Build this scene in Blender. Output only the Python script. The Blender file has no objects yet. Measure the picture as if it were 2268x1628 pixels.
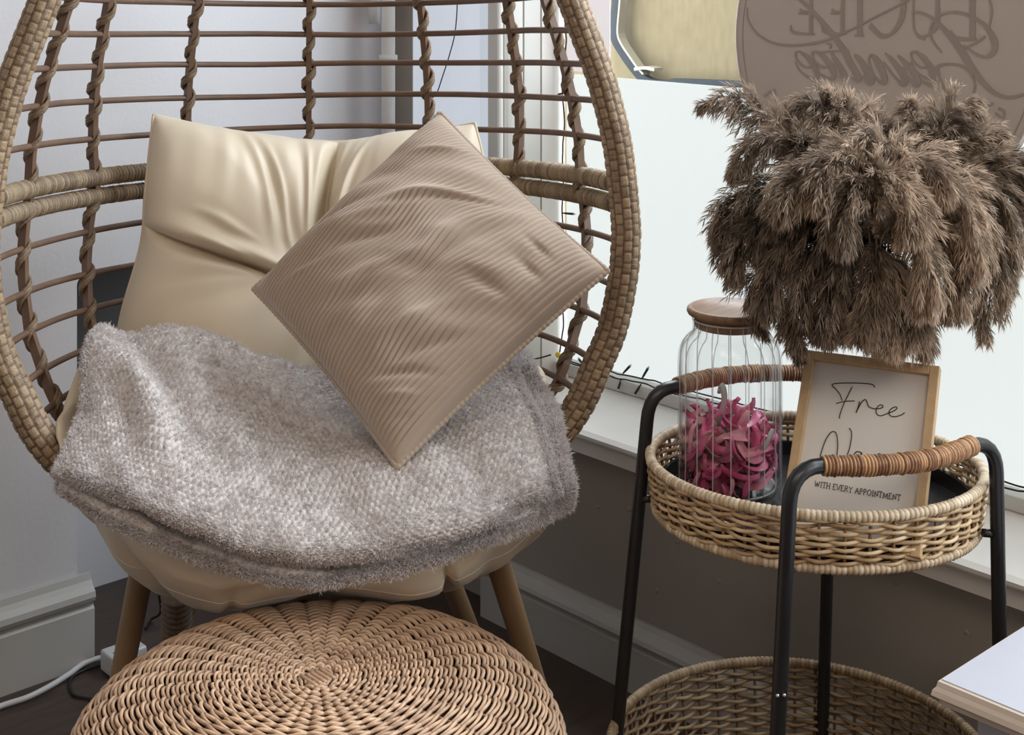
import bpy, math, random
import numpy as np
from mathutils import Vector, Matrix
rng = np.random.default_rng(7)
random.seed(7)
PI = math.pi
SC = bpy.context.scene
COL = SC.collection

# ------------------------------------------------------------------ camera, sky, fill lights, exposure
F, HC, YH = 3150.0, 1.12, -80.0
LK = np.array([.6753, .7376]); RT = np.array([.7376, -.6753])
cam = bpy.data.cameras.new('camera'); camo = bpy.data.objects.new('camera', cam); COL.objects.link(camo)
cam.sensor_width = 36; cam.lens = F/2268*36; cam.shift_y = (YH-814)/2268; cam.clip_start = .05
ang = math.atan2(LK[1], LK[0])
camo.location = (0, 0, HC); camo.rotation_euler = (PI/2, 0, ang-PI/2)
SC.camera = camo
vs = SC.view_settings
vs.view_transform = 'Standard'; vs.look = 'None'; vs.gamma = 1; vs.exposure = 0.0
try: vs.use_curve_mapping = False
except Exception: pass
SC.cycles.use_denoising = True
SC.cycles.max_bounces = 8; SC.cycles.transparent_max_bounces = 16
SC.cycles.caustics_reflective = False; SC.cycles.caustics_refractive = False
SC.cycles.sample_clamp_indirect = 6

SKY = 14.5
w = bpy.data.worlds.new('world'); SC.world = w; w.use_nodes = True
w.node_tree.nodes['Background'].inputs[0].default_value = (.86, .93, 1, 1)
w.node_tree.nodes['Background'].inputs[1].default_value = SKY

def area(name, loc, target, sx, sy, power, color, portal=False):
    l = bpy.data.lights.new(name, 'AREA'); l.shape = 'RECTANGLE'; l.size = sx; l.size_y = sy
    l.energy = power; l.color = color
    if portal: l.cycles.is_portal = True
    o = bpy.data.objects.new(name, l); COL.objects.link(o); o.location = loc
    d = Vector(target)-Vector(loc); o.rotation_euler = d.to_track_quat('-Z', 'Y').to_euler()
    return o
area('window_portal', (1.93, .1, 1.66), (0, .1, 1.66), 3.5, 1.5, 1, (1, 1, 1), True)
area('ceiling_fill', (-.5, .3, 2.5), (-.5, .3, 0), 1.1, 1.1, 11, (1, .84, .68))  # unseen overhead fill, added to lighten the dim room
area('ceiling_fill', (-.1, -1.3, 2.5), (-.1, -1.3, 0), 1.1, 1.1, 27, (1, .84, .68))  # second unseen fill, added on the side where the window continues

# ------------------------------------------------------------------ helpers
def C(X, Z, z):
    return np.array([LK[0]*Z+RT[0]*X, LK[1]*Z+RT[1]*X, z])
def at(px, py, Z):
    return C((px-1134)/F*Z, Z, HC-(py-YH)/F*Z)
def onU(px, py, U):
    a = (px-1134)/F; Z = U/(LK[0]+RT[0]*a); return at(px, py, Z)
def vn(p, seed=0):
    """smooth value noise on an (N,3) array, -1..1"""
    p = np.asarray(p, float); i = np.floor(p).astype(np.int64); f = p-i; f = f*f*(3-2*f)
    r = 0
    for dx in (0, 1):
        for dy in (0, 1):
            for dz in (0, 1):
                n = (i[:, 0]+dx)*374761393+(i[:, 1]+dy)*668265263+(i[:, 2]+dz)*2147483647+seed*974634777
                n = (n ^ (n >> 13))*1274126177; n = (n ^ (n >> 16)) & 0xffff
                wt = (f[:, 0] if dx else 1-f[:, 0])*(f[:, 1] if dy else 1-f[:, 1])*(f[:, 2] if dz else 1-f[:, 2])
                r = r+wt*(n/32767.5-1)
    return r
def mesh(name, V, Q=None, T=None, mat=None, parent=None, tone=None, smooth=True, origin=None):
    V = np.asarray(V, float).reshape(-1, 3)
    me = bpy.data.meshes.new(name)
    base = None
    if parent is not None:
        p = parent
        while p.parent: p = p.parent
        base = np.array(p.location)
    elif origin is not None: base = np.array(origin, float)
    else: base = np.array([(V[:, 0].min()+V[:, 0].max())/2, (V[:, 1].min()+V[:, 1].max())/2, V[:, 2].min()])
    V = V-base
    polys = []
    if Q is not None and len(Q): polys.append(np.asarray(Q, np.int64).reshape(-1, 4))
    if T is not None and len(T): polys.append(np.asarray(T, np.int64).reshape(-1, 3))
    nl = sum(a.size for a in polys); npoly = sum(len(a) for a in polys)
    me.vertices.add(len(V)); me.vertices.foreach_set('co', V.astype(np.float32).ravel())
    me.loops.add(nl); me.polygons.add(npoly)
    me.loops.foreach_set('vertex_index', np.concatenate([a.ravel() for a in polys]).astype(np.int32))
    st = []; s = 0
    for a in polys:
        st.append(s+np.arange(len(a))*a.shape[1]); s += a.size
    me.polygons.foreach_set('loop_start', np.concatenate(st).astype(np.int32))
    try: me.polygons.foreach_set('loop_total', np.concatenate([np.full(len(a), a.shape[1]) for a in polys]).astype(np.int32))
    except Exception: pass
    me.update(calc_edges=True); me.validate()
    if tone is not None:
        at_ = me.attributes.new('tone', 'FLOAT', 'POINT'); at_.data.foreach_set('value', np.asarray(tone, np.float32))
    me.polygons.foreach_set('use_smooth', np.full(len(me.polygons), smooth))
    if mat: me.materials.append(mat)
    o = bpy.data.objects.new(name, me); COL.objects.link(o)
    if parent is not None: o.parent = parent
    else: o.location = base
    return o
def empty(name, loc, label, cat, group=None):
    o = bpy.data.objects.new(name, None); COL.objects.link(o); o.location = tuple(loc); o.empty_display_size = .05
    return tag(o, label, cat, group)
def tag(o, label=None, cat=None, group=None, kind=None):
    if label: o['label'] = label
    if cat: o['category'] = cat
    if group: o['group'] = group
    if kind: o['kind'] = kind
    return o
def join(parts):
    Vs, Qs, Ts, tn = [], [], [], []; n = 0
    for p in parts:
        V = np.asarray(p[0]).reshape(-1, 3); Vs.append(V)
        if p[1] is not None and len(p[1]): Qs.append(np.asarray(p[1]).reshape(-1, 4)+n)
        if len(p) > 2 and p[2] is not None and len(p[2]): Ts.append(np.asarray(p[2]).reshape(-1, 3)+n)
        tn.append(p[3] if len(p) > 3 and p[3] is not None else np.full(len(V), .5)); n += len(V)
    return np.concatenate(Vs), (np.concatenate(Qs) if Qs else None), (np.concatenate(Ts) if Ts else None), np.concatenate(tn)
def frames(P, closed):
    n = len(P)
    if closed: T = np.roll(P, -1, 0)-np.roll(P, 1, 0)
    else: T = np.gradient(P, axis=0)
    T = T/np.maximum(np.linalg.norm(T, axis=1, keepdims=True), 1e-12)
    ref = np.array([0, 0, 1.]) if abs(T[0][2]) < .9 else np.array([1., 0, 0])
    N = np.zeros_like(P); x = ref-T[0]*(ref@T[0]); N[0] = x/np.linalg.norm(x)
    for i in range(1, n):
        x = N[i-1]-T[i]*(N[i-1]@T[i]); N[i] = x/max(np.linalg.norm(x), 1e-12)
    if closed:
        x = N[-1]-T[0]*(N[-1]@T[0]); x /= np.linalg.norm(x); B0 = np.cross(T[0], N[0])
        a = math.atan2(x@B0, x@N[0])
        k = -a*np.arange(n)/n; B = np.cross(T, N)
        N = N*np.cos(k)[:, None]+B*np.sin(k)[:, None]
    return T, N, np.cross(T, N)
def tube(P, r, sides=8, closed=False, tone=None, flat=(1, 1), rot=0, cap=True, NB=None):
    """r scalar, (n,) or (n,sides)"""
    P = np.asarray(P, float); n = len(P)
    if NB is None: T, N, B = frames(P, closed)
    else: N, B = NB
    a = np.linspace(0, 2*PI, sides, endpoint=False)+rot
    r = np.asarray(r, float)
    if r.ndim == 0: r = np.full((n, sides), float(r))
    elif r.ndim == 1: r = np.repeat(r[:, None], sides, 1)
    V = P[:, None]+(N[:, None]*np.cos(a)[None, :, None]*flat[0]+B[:, None]*np.sin(a)[None, :, None]*flat[1])*r[:, :, None]
    m = n if closed else n-1
    i = np.arange(m)[:, None]; j = np.arange(sides)[None]
    i2 = (i+1) % n; j2 = (j+1) % sides
    Q = np.stack([i*sides+j, i*sides+j2, i2*sides+j2, i2*sides+j], -1).reshape(-1, 4)
    V = V.reshape(-1, 3); Tt = None
    tn = np.full(len(V), .5) if tone is None else (np.full(len(V), tone) if np.ndim(tone) == 0 else np.repeat(np.asarray(tone), sides) if np.size(tone) == n else np.asarray(tone).ravel())
    if cap and not closed:
        V = np.concatenate([V, P[:1], P[-1:]]); c0, c1 = len(V)-2, len(V)-1
        jj = np.arange(sides); k = (jj+1) % sides
        Tt = np.concatenate([np.stack([np.full(sides, c0), k, jj], -1), np.stack([np.full(sides, c1), (n-1)*sides+jj, (n-1)*sides+k], -1)])
        tn = np.concatenate([tn, tn[:1], tn[-1:]])
    return V, Q, Tt, tn
def spline(pts, n, closed=False):
    """Catmull-Rom through pts (k,d) -> n samples (chord spaced by index)"""
    P = np.asarray(pts, float); k = len(P)
    if closed: t = np.linspace(0, k, n, endpoint=False); i = np.floor(t).astype(int); f = (t-i)[:, None]; g = lambda j: P[(i+j) % k]
    else:
        t = np.linspace(0, k-1, n); i = np.minimum(np.floor(t).astype(int), k-2); f = (t-i)[:, None]
        E = np.concatenate([[2*P[0]-P[1]], P, [2*P[-1]-P[-2]]]); g = lambda j: E[i+j+1]
    a, b, c, d = g(-1), g(0), g(1), g(2)
    return .5*((2*b)+(-a+c)*f+(2*a-5*b+4*c-d)*f**2+(-a+3*b-3*c+d)*f**3)
def resample(P, n=None, step=None, closed=False):
    P = np.asarray(P, float)
    if closed: P = np.concatenate([P, P[:1]])
    d = np.r_[0, np.cumsum(np.linalg.norm(np.diff(P, axis=0), axis=1))]
    if n is None: n = max(3, int(round(d[-1]/step))+(0 if closed else 1))
    s = np.linspace(0, d[-1], n, endpoint=not closed)
    return np.stack([np.interp(s, d, P[:, k]) for k in range(P.shape[1])], -1)
def gridsurf(G, nu, nv, closed_u=False):
    """G (rows v, cols u, 3) -> (nv,nu,3)"""
    G = np.asarray(G, float); R = np.stack([spline(G[i], nu) for i in range(len(G))])
    return np.stack([spline(R[:, j], nv, closed_u) for j in range(nu)], 1)
def gridfaces(nv, nu, off=0, flip=False, wrapv=False):
    m = nv if wrapv else nv-1
    i = np.arange(m)[:, None]; j = np.arange(nu-1)[None]; i2 = (i+1) % nv
    Q = np.stack([i*nu+j, i*nu+j+1, i2*nu+j+1, i2*nu+j], -1).reshape(-1, 4)
    return (Q[:, ::-1] if flip else Q)+off
def gnormals(S):
    du = np.gradient(S, axis=1); dv = np.gradient(S, axis=0); N = np.cross(du, dv)
    return N/np.maximum(np.linalg.norm(N, axis=-1, keepdims=True), 1e-9)
def two_sided(Vf, Vb, k=4):
    nv, nu = Vf.shape[:2]; iv = np.unique(np.r_[np.arange(0, nv, k), nv-1]); iu = np.unique(np.r_[np.arange(0, nu, k), nu-1])
    B = Vb[np.ix_(iv, iu)]
    return np.concatenate([Vf.reshape(-1, 3), B.reshape(-1, 3)]), np.concatenate([gridfaces(nv, nu), gridfaces(len(iv), len(iu), nu*nv, True)])
def box(x0, x1, y0, y1, z0, z1):
    V = np.array([(x, y, z) for x in (x0, x1) for y in (y0, y1) for z in (z0, z1)], float)
    Q = np.array([(0, 1, 3, 2), (4, 6, 7, 5), (0, 4, 5, 1), (2, 3, 7, 6), (0, 2, 6, 4), (1, 5, 7, 3)])
    return V, Q
def obox(c, ex, ey, ez, hx, hy, hz):
    V, Q = box(-hx, hx, -hy, hy, -hz, hz)
    return np.asarray(c)+V[:, :1]*ex+V[:, 1:2]*ey+V[:, 2:]*ez, Q
def extrude(profile, axis_pts, close=True):
    """profile (k,3) offsets swept between two points a,b"""
    a, b = np.asarray(axis_pts[0]), np.asarray(axis_pts[1]); k = len(profile); pr = np.asarray(profile)
    V = np.concatenate([a+pr, b+pr]); j = np.arange(k if close else k-1); j2 = (j+1) % k
    Q = np.stack([j, j2, k+j2, k+j], -1)
    cen = pr.mean(0); V = np.concatenate([V, [a+cen, b+cen]])
    T = np.concatenate([np.stack([np.full(len(j), 2*k), j2, j], -1), np.stack([np.full(len(j), 2*k+1), k+j, k+j2], -1)])
    return V, Q, T
def bevel(o, wd=.002, seg=2):
    m = o.modifiers.new('bevel', 'BEVEL'); m.width = wd; m.segments = seg; m.limit_method = 'ANGLE'; m.angle_limit = .6
    for p in o.data.polygons: p.use_smooth = False
    return o
def ribbon(pts, wds, thick, nrm, spread=None):
    """flat stroke following pts (n,3); widths; normal nrm -> thin solid"""
    P = np.asarray(pts, float); n = len(P); T = np.gradient(P, axis=0); T /= np.maximum(np.linalg.norm(T, axis=1, keepdims=True), 1e-9)
    S = np.cross(T, nrm); S /= np.maximum(np.linalg.norm(S, axis=1, keepdims=True), 1e-9)
    wv = (np.full(n, wds) if np.ndim(wds) == 0 else np.asarray(wds))[:, None]/2; h = np.asarray(nrm)*thick
    V = np.stack([P-S*wv, P+S*wv, P+S*wv+h, P-S*wv+h], 1).reshape(-1, 3)
    i = np.arange(n-1)[:, None]*4; Q = np.concatenate([np.stack([i+a, i+b, i+4+b, i+4+a], -1).reshape(-1, 4) for a, b in ((0, 1), (1, 2), (2, 3), (3, 0))])
    Q = np.concatenate([Q, [[0, 3, 2, 1]], [[4*n-4, 4*n-3, 4*n-2, 4*n-1]]])
    return V, Q

# ------------------------------------------------------------------ materials
def mat(name, c1, c2=None, scale=20, rough=.6, bump=0, bscale=200, metal=0, stretch=(1, 1, 1), tone=False, coat=0, detail=4,
        sheen=0, spec=.5, trans=0, coords='Object', emis=None):
    m = bpy.data.materials.new(name); m.use_nodes = True; nt = m.node_tree; N = nt.nodes; L = nt.links
    b = N['Principled BSDF']; b.inputs['Roughness'].default_value = rough; b.inputs['Metallic'].default_value = metal
    b.inputs['Specular IOR Level'].default_value = spec
    if coat: b.inputs['Coat Weight'].default_value = coat
    if sheen: b.inputs['Sheen Weight'].default_value = sheen; b.inputs['Sheen Roughness'].default_value = .4
    tc = N.new('ShaderNodeTexCoord'); mp = N.new('ShaderNodeMapping'); mp.inputs['Scale'].default_value = stretch
    L.new(tc.outputs[coords], mp.inputs[0])
    nz = N.new('ShaderNodeTexNoise'); nz.inputs['Scale'].default_value = scale; nz.inputs['Detail'].default_value = detail
    L.new(mp.outputs[0], nz.inputs['Vector'])
    c2 = c2 or tuple(x*.9 for x in c1)
    mr = N.new('ShaderNodeMapRange'); mr.inputs[1].default_value = .3; mr.inputs[2].default_value = .7
    L.new(nz.outputs[0], mr.inputs[0])
    mx = N.new('ShaderNodeMix'); mx.data_type = 'RGBA'; mx.inputs[6].default_value = (*c1, 1); mx.inputs[7].default_value = (*c2, 1)
    if tone:
        an = N.new('ShaderNodeAttribute'); an.attribute_name = 'tone'
        ad = N.new('ShaderNodeMath'); ad.operation = 'MULTIPLY_ADD'; ad.inputs[1].default_value = .35; ad.use_clamp = True
        sb = N.new('ShaderNodeMath'); sb.operation = 'MULTIPLY_ADD'; sb.inputs[1].default_value = 1; sb.inputs[2].default_value = -.17
        L.new(an.outputs['Fac'], sb.inputs[0]); L.new(mr.outputs[0], ad.inputs[0]); L.new(sb.outputs[0], ad.inputs[2]); L.new(ad.outputs[0], mx.inputs[0])
    else: L.new(mr.outputs[0], mx.inputs[0])
    L.new(mx.outputs[2], b.inputs['Base Color'])
    if bump:
        n2 = N.new('ShaderNodeTexNoise'); n2.inputs['Scale'].default_value = bscale; n2.inputs['Detail'].default_value = 3
        L.new(mp.outputs[0], n2.inputs['Vector']); bp = N.new('ShaderNodeBump'); bp.inputs['Strength'].default_value = bump; bp.inputs['Distance'].default_value = .002
        L.new(n2.outputs[0], bp.inputs['Height']); L.new(bp.outputs[0], b.inputs['Normal'])
    if trans:
        tr = N.new('ShaderNodeBsdfTranslucent'); ms = N.new('ShaderNodeMixShader'); ms.inputs[0].default_value = trans
        L.new(mx.outputs[2], tr.inputs[0]); L.new(b.outputs[0], ms.inputs[1]); L.new(tr.outputs[0], ms.inputs[2])
        L.new(ms.outputs[0], N['Material Output'].inputs[0])
    if emis:
        b.inputs['Emission Color'].default_value = (*emis[0], 1); b.inputs['Emission Strength'].default_value = emis[1]
    return m
def glassmat(name, tint=(.985, .992, .99), fres=1.35, rough=.02, edge=.0):
    m = bpy.data.materials.new(name); m.use_nodes = True; nt = m.node_tree; N = nt.nodes; L = nt.links
    N.remove(N['Principled BSDF'])
    tp = N.new('ShaderNodeBsdfTransparent'); tp.inputs[0].default_value = (*tint, 1)
    gl = N.new('ShaderNodeBsdfGlossy'); gl.inputs['Roughness'].default_value = rough
    lw = N.new('ShaderNodeLayerWeight'); lw.inputs[0].default_value = .5; ms = N.new('ShaderNodeMixShader')
    pw = N.new('ShaderNodeMath'); pw.operation = 'POWER'; pw.inputs[1].default_value = 5-fres*1.3; L.new(lw.outputs['Facing'], pw.inputs[0])
    fr = N.new('ShaderNodeMath'); fr.operation = 'MULTIPLY_ADD'; fr.inputs[1].default_value = .55; fr.inputs[2].default_value = .035; L.new(pw.outputs[0], fr.inputs[0])
    L.new(fr.outputs[0], ms.inputs[0]); L.new(tp.outputs[0], ms.inputs[1]); L.new(gl.outputs[0], ms.inputs[2])
    L.new(ms.outputs[0], N['Material Output'].inputs[0])
    return m
M = {}
M['wall'] = mat('white_wall_paint', (.70, .69, .715), (.655, .645, .67), 3, .7, .15, 120)
M['wall_low'] = mat('taupe_wall_paint', (.37, .335, .295), (.34, .305, .27), 4, .75, .15, 120)
M['trim'] = mat('white_gloss_paint', (.66, .65, .62), (.60, .59, .56), 6, .45, .05, 60)
M['sill'] = mat('white_sill_paint', (.84, .81, .78), (.76, .73, .70), 7, .4, .05, 60)
M['skirt'] = mat('grey_white_skirting_paint', (.50, .49, .47), (.45, .44, .42), 6, .5, .05, 60)
M['floor'] = mat('dark_wood_floor', (.075, .050, .038), (.045, .030, .024), 9, .5, .1, 90, stretch=(1, 8, 1))
M['ceil'] = mat('ceiling_paint', (.8, .79, .77), None, 3, .8)
M['room'] = mat('far_wall_paint', (.55, .50, .46), None, 3, .8)
M['film'] = mat('frosted_film', (.35, .38, .38), (.33, .37, .37), 14, .35, 0, emis=((.91, .975, .97), .77))
M['film2'] = mat('frosted_film_side', (.35, .36, .38), None, 14, .35, 0, emis=((.80, .87, .98), .56))
M['film3'] = mat('frosted_film_strip', (.4, .38, .38), None, 14, .35, 0, emis=((.95, .90, .93), .62))
M['glass'] = glassmat('clear_glass')
M['jar'] = glassmat('jar_glass', (.985, .99, .99), 1.4, .02)
M['jarglint'] = mat('jar_rib_glint', (.80, .82, .82), None, 5, .08, coat=.5)  # whitish tint that puts the glints of the glass into colour
_n = M['jarglint'].node_tree; _t = _n.nodes.new('ShaderNodeBsdfTransparent'); _m = _n.nodes.new('ShaderNodeMixShader'); _m.inputs[0].default_value = .42
_n.links.new(_t.outputs[0], _m.inputs[1]); _n.links.new(_n.nodes['Principled BSDF'].outputs[0], _m.inputs[2]); _n.links.new(_m.outputs[0], _n.nodes['Material Output'].inputs[0])
M['beige_body'] = mat('dusty_beige_body', (.098, .076, .040), (.080, .061, .031), 60, .8, stretch=(1, 1, .35), spec=.15)
M['rubber'] = mat('grey_rubber_trim', (.012, .015, .019), (.009, .011, .013), 40, .8, spec=.15)
M['body_line'] = mat('cream_trim_line', (.14, .12, .08), None, 30, .5)
M['weave'] = mat('woven_synthetic_rattan', (.11, .064, .036), (.35, .25, .15), 160, .5, .5, 500, stretch=(1, 1, 1), tone=True)
M['rung'] = mat('brown_rattan_cane', (.12, .066, .042), (.155, .090, .055), 30, .5, .2, 300)
M['coilwrap'] = mat('wrapped_rattan_band', (.13, .085, .05), (.39, .295, .185), 260, .55, .5, 600, tone=True)
M['leg'] = mat('tan_wood_leg', (.24, .15, .08), (.19, .115, .06), 12, .4, .05, 80, stretch=(1, 1, .2))
M['black'] = mat('black_painted_metal', (.010, .010, .012), (.014, .014, .016), 20, .32, 0)
M['tray'] = mat('matt_black_tray', (.014, .014, .016), (.02, .02, .022), 8, .25, 0)
M['wicker'] = mat('honey_wicker', (.27, .15, .065), (.74, .56, .34), 60, .5, .3, 400, tone=True)
M['wicker2'] = mat('pale_wicker_wrap', (.34, .23, .13), (.72, .60, .44), 90, .5, .3, 400, tone=True)
M['lowwicker'] = mat('brown_wicker', (.13, .075, .036), (.36, .255, .15), 60, .55, .3, 400, tone=True)
M['handle'] = mat('reddish_cane_wrap', (.17, .075, .035), (.56, .33, .17), 160, .4, .3, 400, tone=True)
M['stool'] = mat('natural_rattan_weave', (.20, .105, .058), (.63, .425, .28), 40, .45, .3, 400, tone=True)
M['stoolshade'] = mat('stool_inside_shade', (.045, .024, .014), None, 20, .9)  # shade of the hollow inside, put into a dark brown
M['cream'] = mat('cream_cotton_satin', (.69, .59, .455), (.65, .555, .42), 5, .48, .05, 900, sheen=.2)
M['cord'] = mat('beige_corduroy', (.43, .34, .265), (.385, .295, .225), 9, .85, .1, 500, sheen=.5)
M['fleece'] = mat('grey_fleece', (.52, .475, .455), (.60, .555, .54), 30, .9, 0, sheen=.3)
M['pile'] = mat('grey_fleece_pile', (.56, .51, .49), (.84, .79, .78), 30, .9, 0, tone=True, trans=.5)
M['pampas'] = mat('dried_pampas_plume', (.040, .024, .015), (.74, .57, .43), 30, .8, 0, tone=True, trans=.35)
M['stem'] = mat('straw_stem', (.40, .30, .19), (.34, .25, .15), 20, .7)
M['oak'] = mat('light_oak', (.50, .34, .18), (.42, .275, .145), 18, .5, .1, 90, stretch=(8, 8, .8))
M['lid'] = mat('acacia_lid_wood', (.31, .175, .095), (.17, .085, .045), 26, .4, .1, 90, stretch=(1, 5, 1))
M['paper'] = mat('white_print_paper', (.66, .62, .58), (.64, .60, .56), 4, .5)
M['ink'] = mat('black_ink', (.012, .012, .014), None, 5, .5)
M['pink'] = mat('pink_satin_ribbon', (.50, .035, .17), (.78, .20, .38), 40, .3, 0, sheen=.2)
M['pink2'] = mat('pale_pink_ribbon', (.80, .42, .50), (.62, .12, .25), 30, .3, 0)
M['green'] = mat('pearly_green_ribbon', (.35, .45, .40), (.55, .30, .38), 50, .25, 0)
M['vase'] = mat('beige_ceramic', (.55, .46, .36), None, 10, .6)
M['disc'] = mat('taupe_sign_board', (.55, .48, .435), (.52, .45, .405), 3, .5, trans=.28)
M['letter'] = mat('sign_cut_letter', (.47, .40, .35), (.45, .38, .33), 3, .5, trans=.24)
M['rim'] = mat('pale_sign_edge', (.66, .62, .60), None, 5, .4)
M['wire'] = mat('black_wire', (.012, .014, .016), None, 5, .5)
M['bulb'] = mat('clear_bulb_tip', (.75, .78, .78), None, 5, .1)
M['gold'] = mat('yellow_bauble', (.75, .55, .06), None, 5, .25)
M['plastic'] = mat('white_plastic', (.62, .62, .63), None, 5, .4)
M['table'] = mat('white_painted_table', (.42, .42, .47), (.385, .385, .43), 7, .6, .05, 60, spec=.2)
M['tablewood'] = mat('cream_table_edge', (.66, .58, .50), (.60, .52, .44), 7, .5, .05, 60)
M['pipe'] = mat('white_painted_pipe', (.72, .71, .70), (.62, .61, .60), 12, .45, .2, 60)
M['screw'] = mat('steel_screw', (.5, .48, .45), None, 5, .35, metal=.8)

# ------------------------------------------------------------------ the room
UW, VL = 1.63, 2.15            # wall under the window (x = UW), left wall (y = VL)
fl = mesh('floor', [(-2.4, -2.6, 0), (2.1, -2.6, 0), (2.1, 2.6, 0), (-2.4, 2.6, 0)], [(0, 1, 2, 3)], mat=M['floor'], smooth=False, origin=(0, 0, 0)); tag(fl, kind='structure')
ce = mesh('ceiling', *box(-2.4, 2.1, -2.6, 2.6, 2.6, 2.7), mat=M['ceil'], smooth=False, origin=(0, 0, 2.6)); tag(ce, kind='structure')
# left wall with a low rectangular recess (rounded top left corner)
RU0, RU1, RZ, RV = 1.024, 1.60, .62, 2.39
parts = [box(-2.4, RU0, VL, 2.5, 0, 2.6), box(RU0, RU1, VL, 2.5, RZ, 2.6), box(RU1, 1.9, VL, 2.5, 0, 2.6), box(RU0, RU1, RV, 2.5, 0, RZ)]
# rounded plaster fillet
a = np.linspace(PI/2, PI, 7); r = .016
prof = [(RU0, RZ)]+[(RU0+r+r*math.cos(t), RZ-r+r*math.sin(t)) for t in a]
V = np.array([(p[0], y, p[1]) for y in (VL+.0003, 2.45) for p in prof]); k = len(prof)
T = [(0, i, i+1) for i in range(1, k-1)]+[(k, k+i+1, k+i) for i in range(1, k-1)]
Qf = [(i, i+1, k+i+1, k+i) for i in range(1, k-1)]
parts.append((V, np.array(Qf), np.array(T), None))
V, Q, T, _ = join(parts)
tag(mesh('wall_left', V, Q, T, M['wall'], smooth=False, origin=(1, VL, 0)), kind='structure')
bevel(mesh('recess_back_upper', *box(RU0+.001, RU1-.001, RV-.012, RV, .245, RZ), mat=mat('recess_upper_grey', (.13, .125, .125), None, 5, .6), parent=bpy.data.objects['wall_left'], smooth=False), .002)  # upper part of the recess back in a darker grey
# wall below the window, wall beside it
V, Q, T, _ = join([box(UW, 1.86, -2.6, 1.84, 0, .354), box(1.66, 1.86, 1.84, VL, 0, .384), box(1.66, 1.9, 2.09, VL, .38, 2.6),
                   box(1.63, 1.86, -2.6, VL, 2.3, 2.6), box(1.63, 1.86, -2.6, -1.7, .35, 2.3)])
tag(mesh('wall_front', V, Q, T, M['wall_low'], smooth=False, origin=(UW, 0, 0)), kind='structure')
tag(mesh('wall_back', *box(-2.5, -2.4, -2.6, 2.6, 0, 2.7), mat=M['room'], smooth=False, origin=(-2.4, 0, 0)), kind='structure')
tag(mesh('wall_right', *box(-2.4, 2.1, -2.7, -2.6, 0, 2.7), mat=M['room'], smooth=False, origin=(0, -2.6, 0)), kind='structure')
# small paint lumps on the taupe wall
lumps = []
for px, py in ((1325, 1122), (1455, 1308), (1394, 1128), (1592, 1287), (1500, 1200), (1985, 1290), (2140, 1400)):
    c = onU(px, py, UW); g = []
    for i in range(5):
        for j in range(8):
            ph = i/4*PI/2; th = j/8*2*PI; rr = .004
            g.append(c+np.array([-math.sin(ph)*.0015, rr*math.cos(ph)*math.cos(th), rr*math.cos(ph)*math.sin(th)]))
    q = [(i*8+j, i*8+(j+1) % 8, (i+1)*8+(j+1) % 8, (i+1)*8+j) for i in range(4) for j in range(8)]
    lumps.append((np.array(g), np.array(q)))
V, Q, T, _ = join(lumps)
wl = bpy.data.objects['wall_front']
mesh('paint_lumps', V, Q, T, M['wall_low'], wl); bpy.data.objects['paint_lumps']['kind'] = 'stuff'

def skirting(name, a, b, out, h, kind='structure', ret=None, mt=None):
    """moulded board from a to b, out = horizontal unit vector into the room"""
    o = np.array(out, float); zz = np.array([0, 0, 1.])
    pr = [(0, 0), (.020, 0), (.020, h*.63), (.016, h*.66), (.016, h*.70), (.022, h*.72), (.025, h*.77), (.023, h*.83), (.014, h*.88), (.009, h*.93), (.006, h), (0, h)]
    P = [o*p[0]+zz*p[1] for p in pr]
    V, Q, T = extrude(P, (a, b))
    ob = mesh(name, V, Q, T, mt or M['skirt'], smooth=False, origin=tuple(a))
    tag(ob, kind=kind); return ob
skirting('baseboard_left', (-2.4, VL-.001, 0), (RU0+.02, VL-.001, 0), (0, -1, 0), .142)
skirting('baseboard_front', (UW-.001, -2.6, 0), (UW-.001, 1.838, 0), (-1, 0, 0), .108)

# window sill with a moulded nose
o = np.array([-1., 0, 0]); zz = np.array([0, 0, 1.])
pr = [(-.165, 0), (.0, 0), (.030, 0), (.040, -.004), (.040, -.009), (.033, -.012), (.033, -.015), (.027, -.019), (.027, -.040), (.0, -.044), (-.165, -.030)]
P = [np.array([-p[0], 0, p[1]]) for p in pr]
V, Q, T = extrude(P, ((UW, -2.6, .384), (UW, 1.84, .384)))
tag(mesh('trim_1', V, Q, T, M['sill'], smooth=False, origin=(UW, 0, .35)), kind='structure')

# window 1: frame rails, glass, film
w1 = empty('window_1', (1.80, .5, .384), None, None); w1['kind'] = 'structure'
def wp(name, geo, m, parent=w1, sm=False): return mesh(name, geo[0], geo[1], geo[2] if len(geo) > 2 else None, m, parent, smooth=sm)
wp('bottom_rail', box(1.785, 1.83, -1.7, 1.84, .384, .405), M['trim'])
bevel(bpy.data.objects['bottom_rail'], .003)
wp('top_rail', box(1.785, 1.83, -1.7, 1.84, 2.25, 2.30), M['trim'])
wp('glass', box(1.822, 1.826, -1.7, 1.84, .40, 2.26), M['glass'])
fz = .92
Vstrip = onU(1350, 100, 1.819)[1]
wp('film', box(1.8195, 1.8215, -1.7, 1.84, .40, fz), M['film'])
wp('film_strip', box(1.8195, 1.8215, Vstrip, 1.84, fz+.006, 2.25), M['film3'])
wp('mullion', box(1.785, 1.83, -.30, -.25, .384, 2.3), M['trim'])
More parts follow.
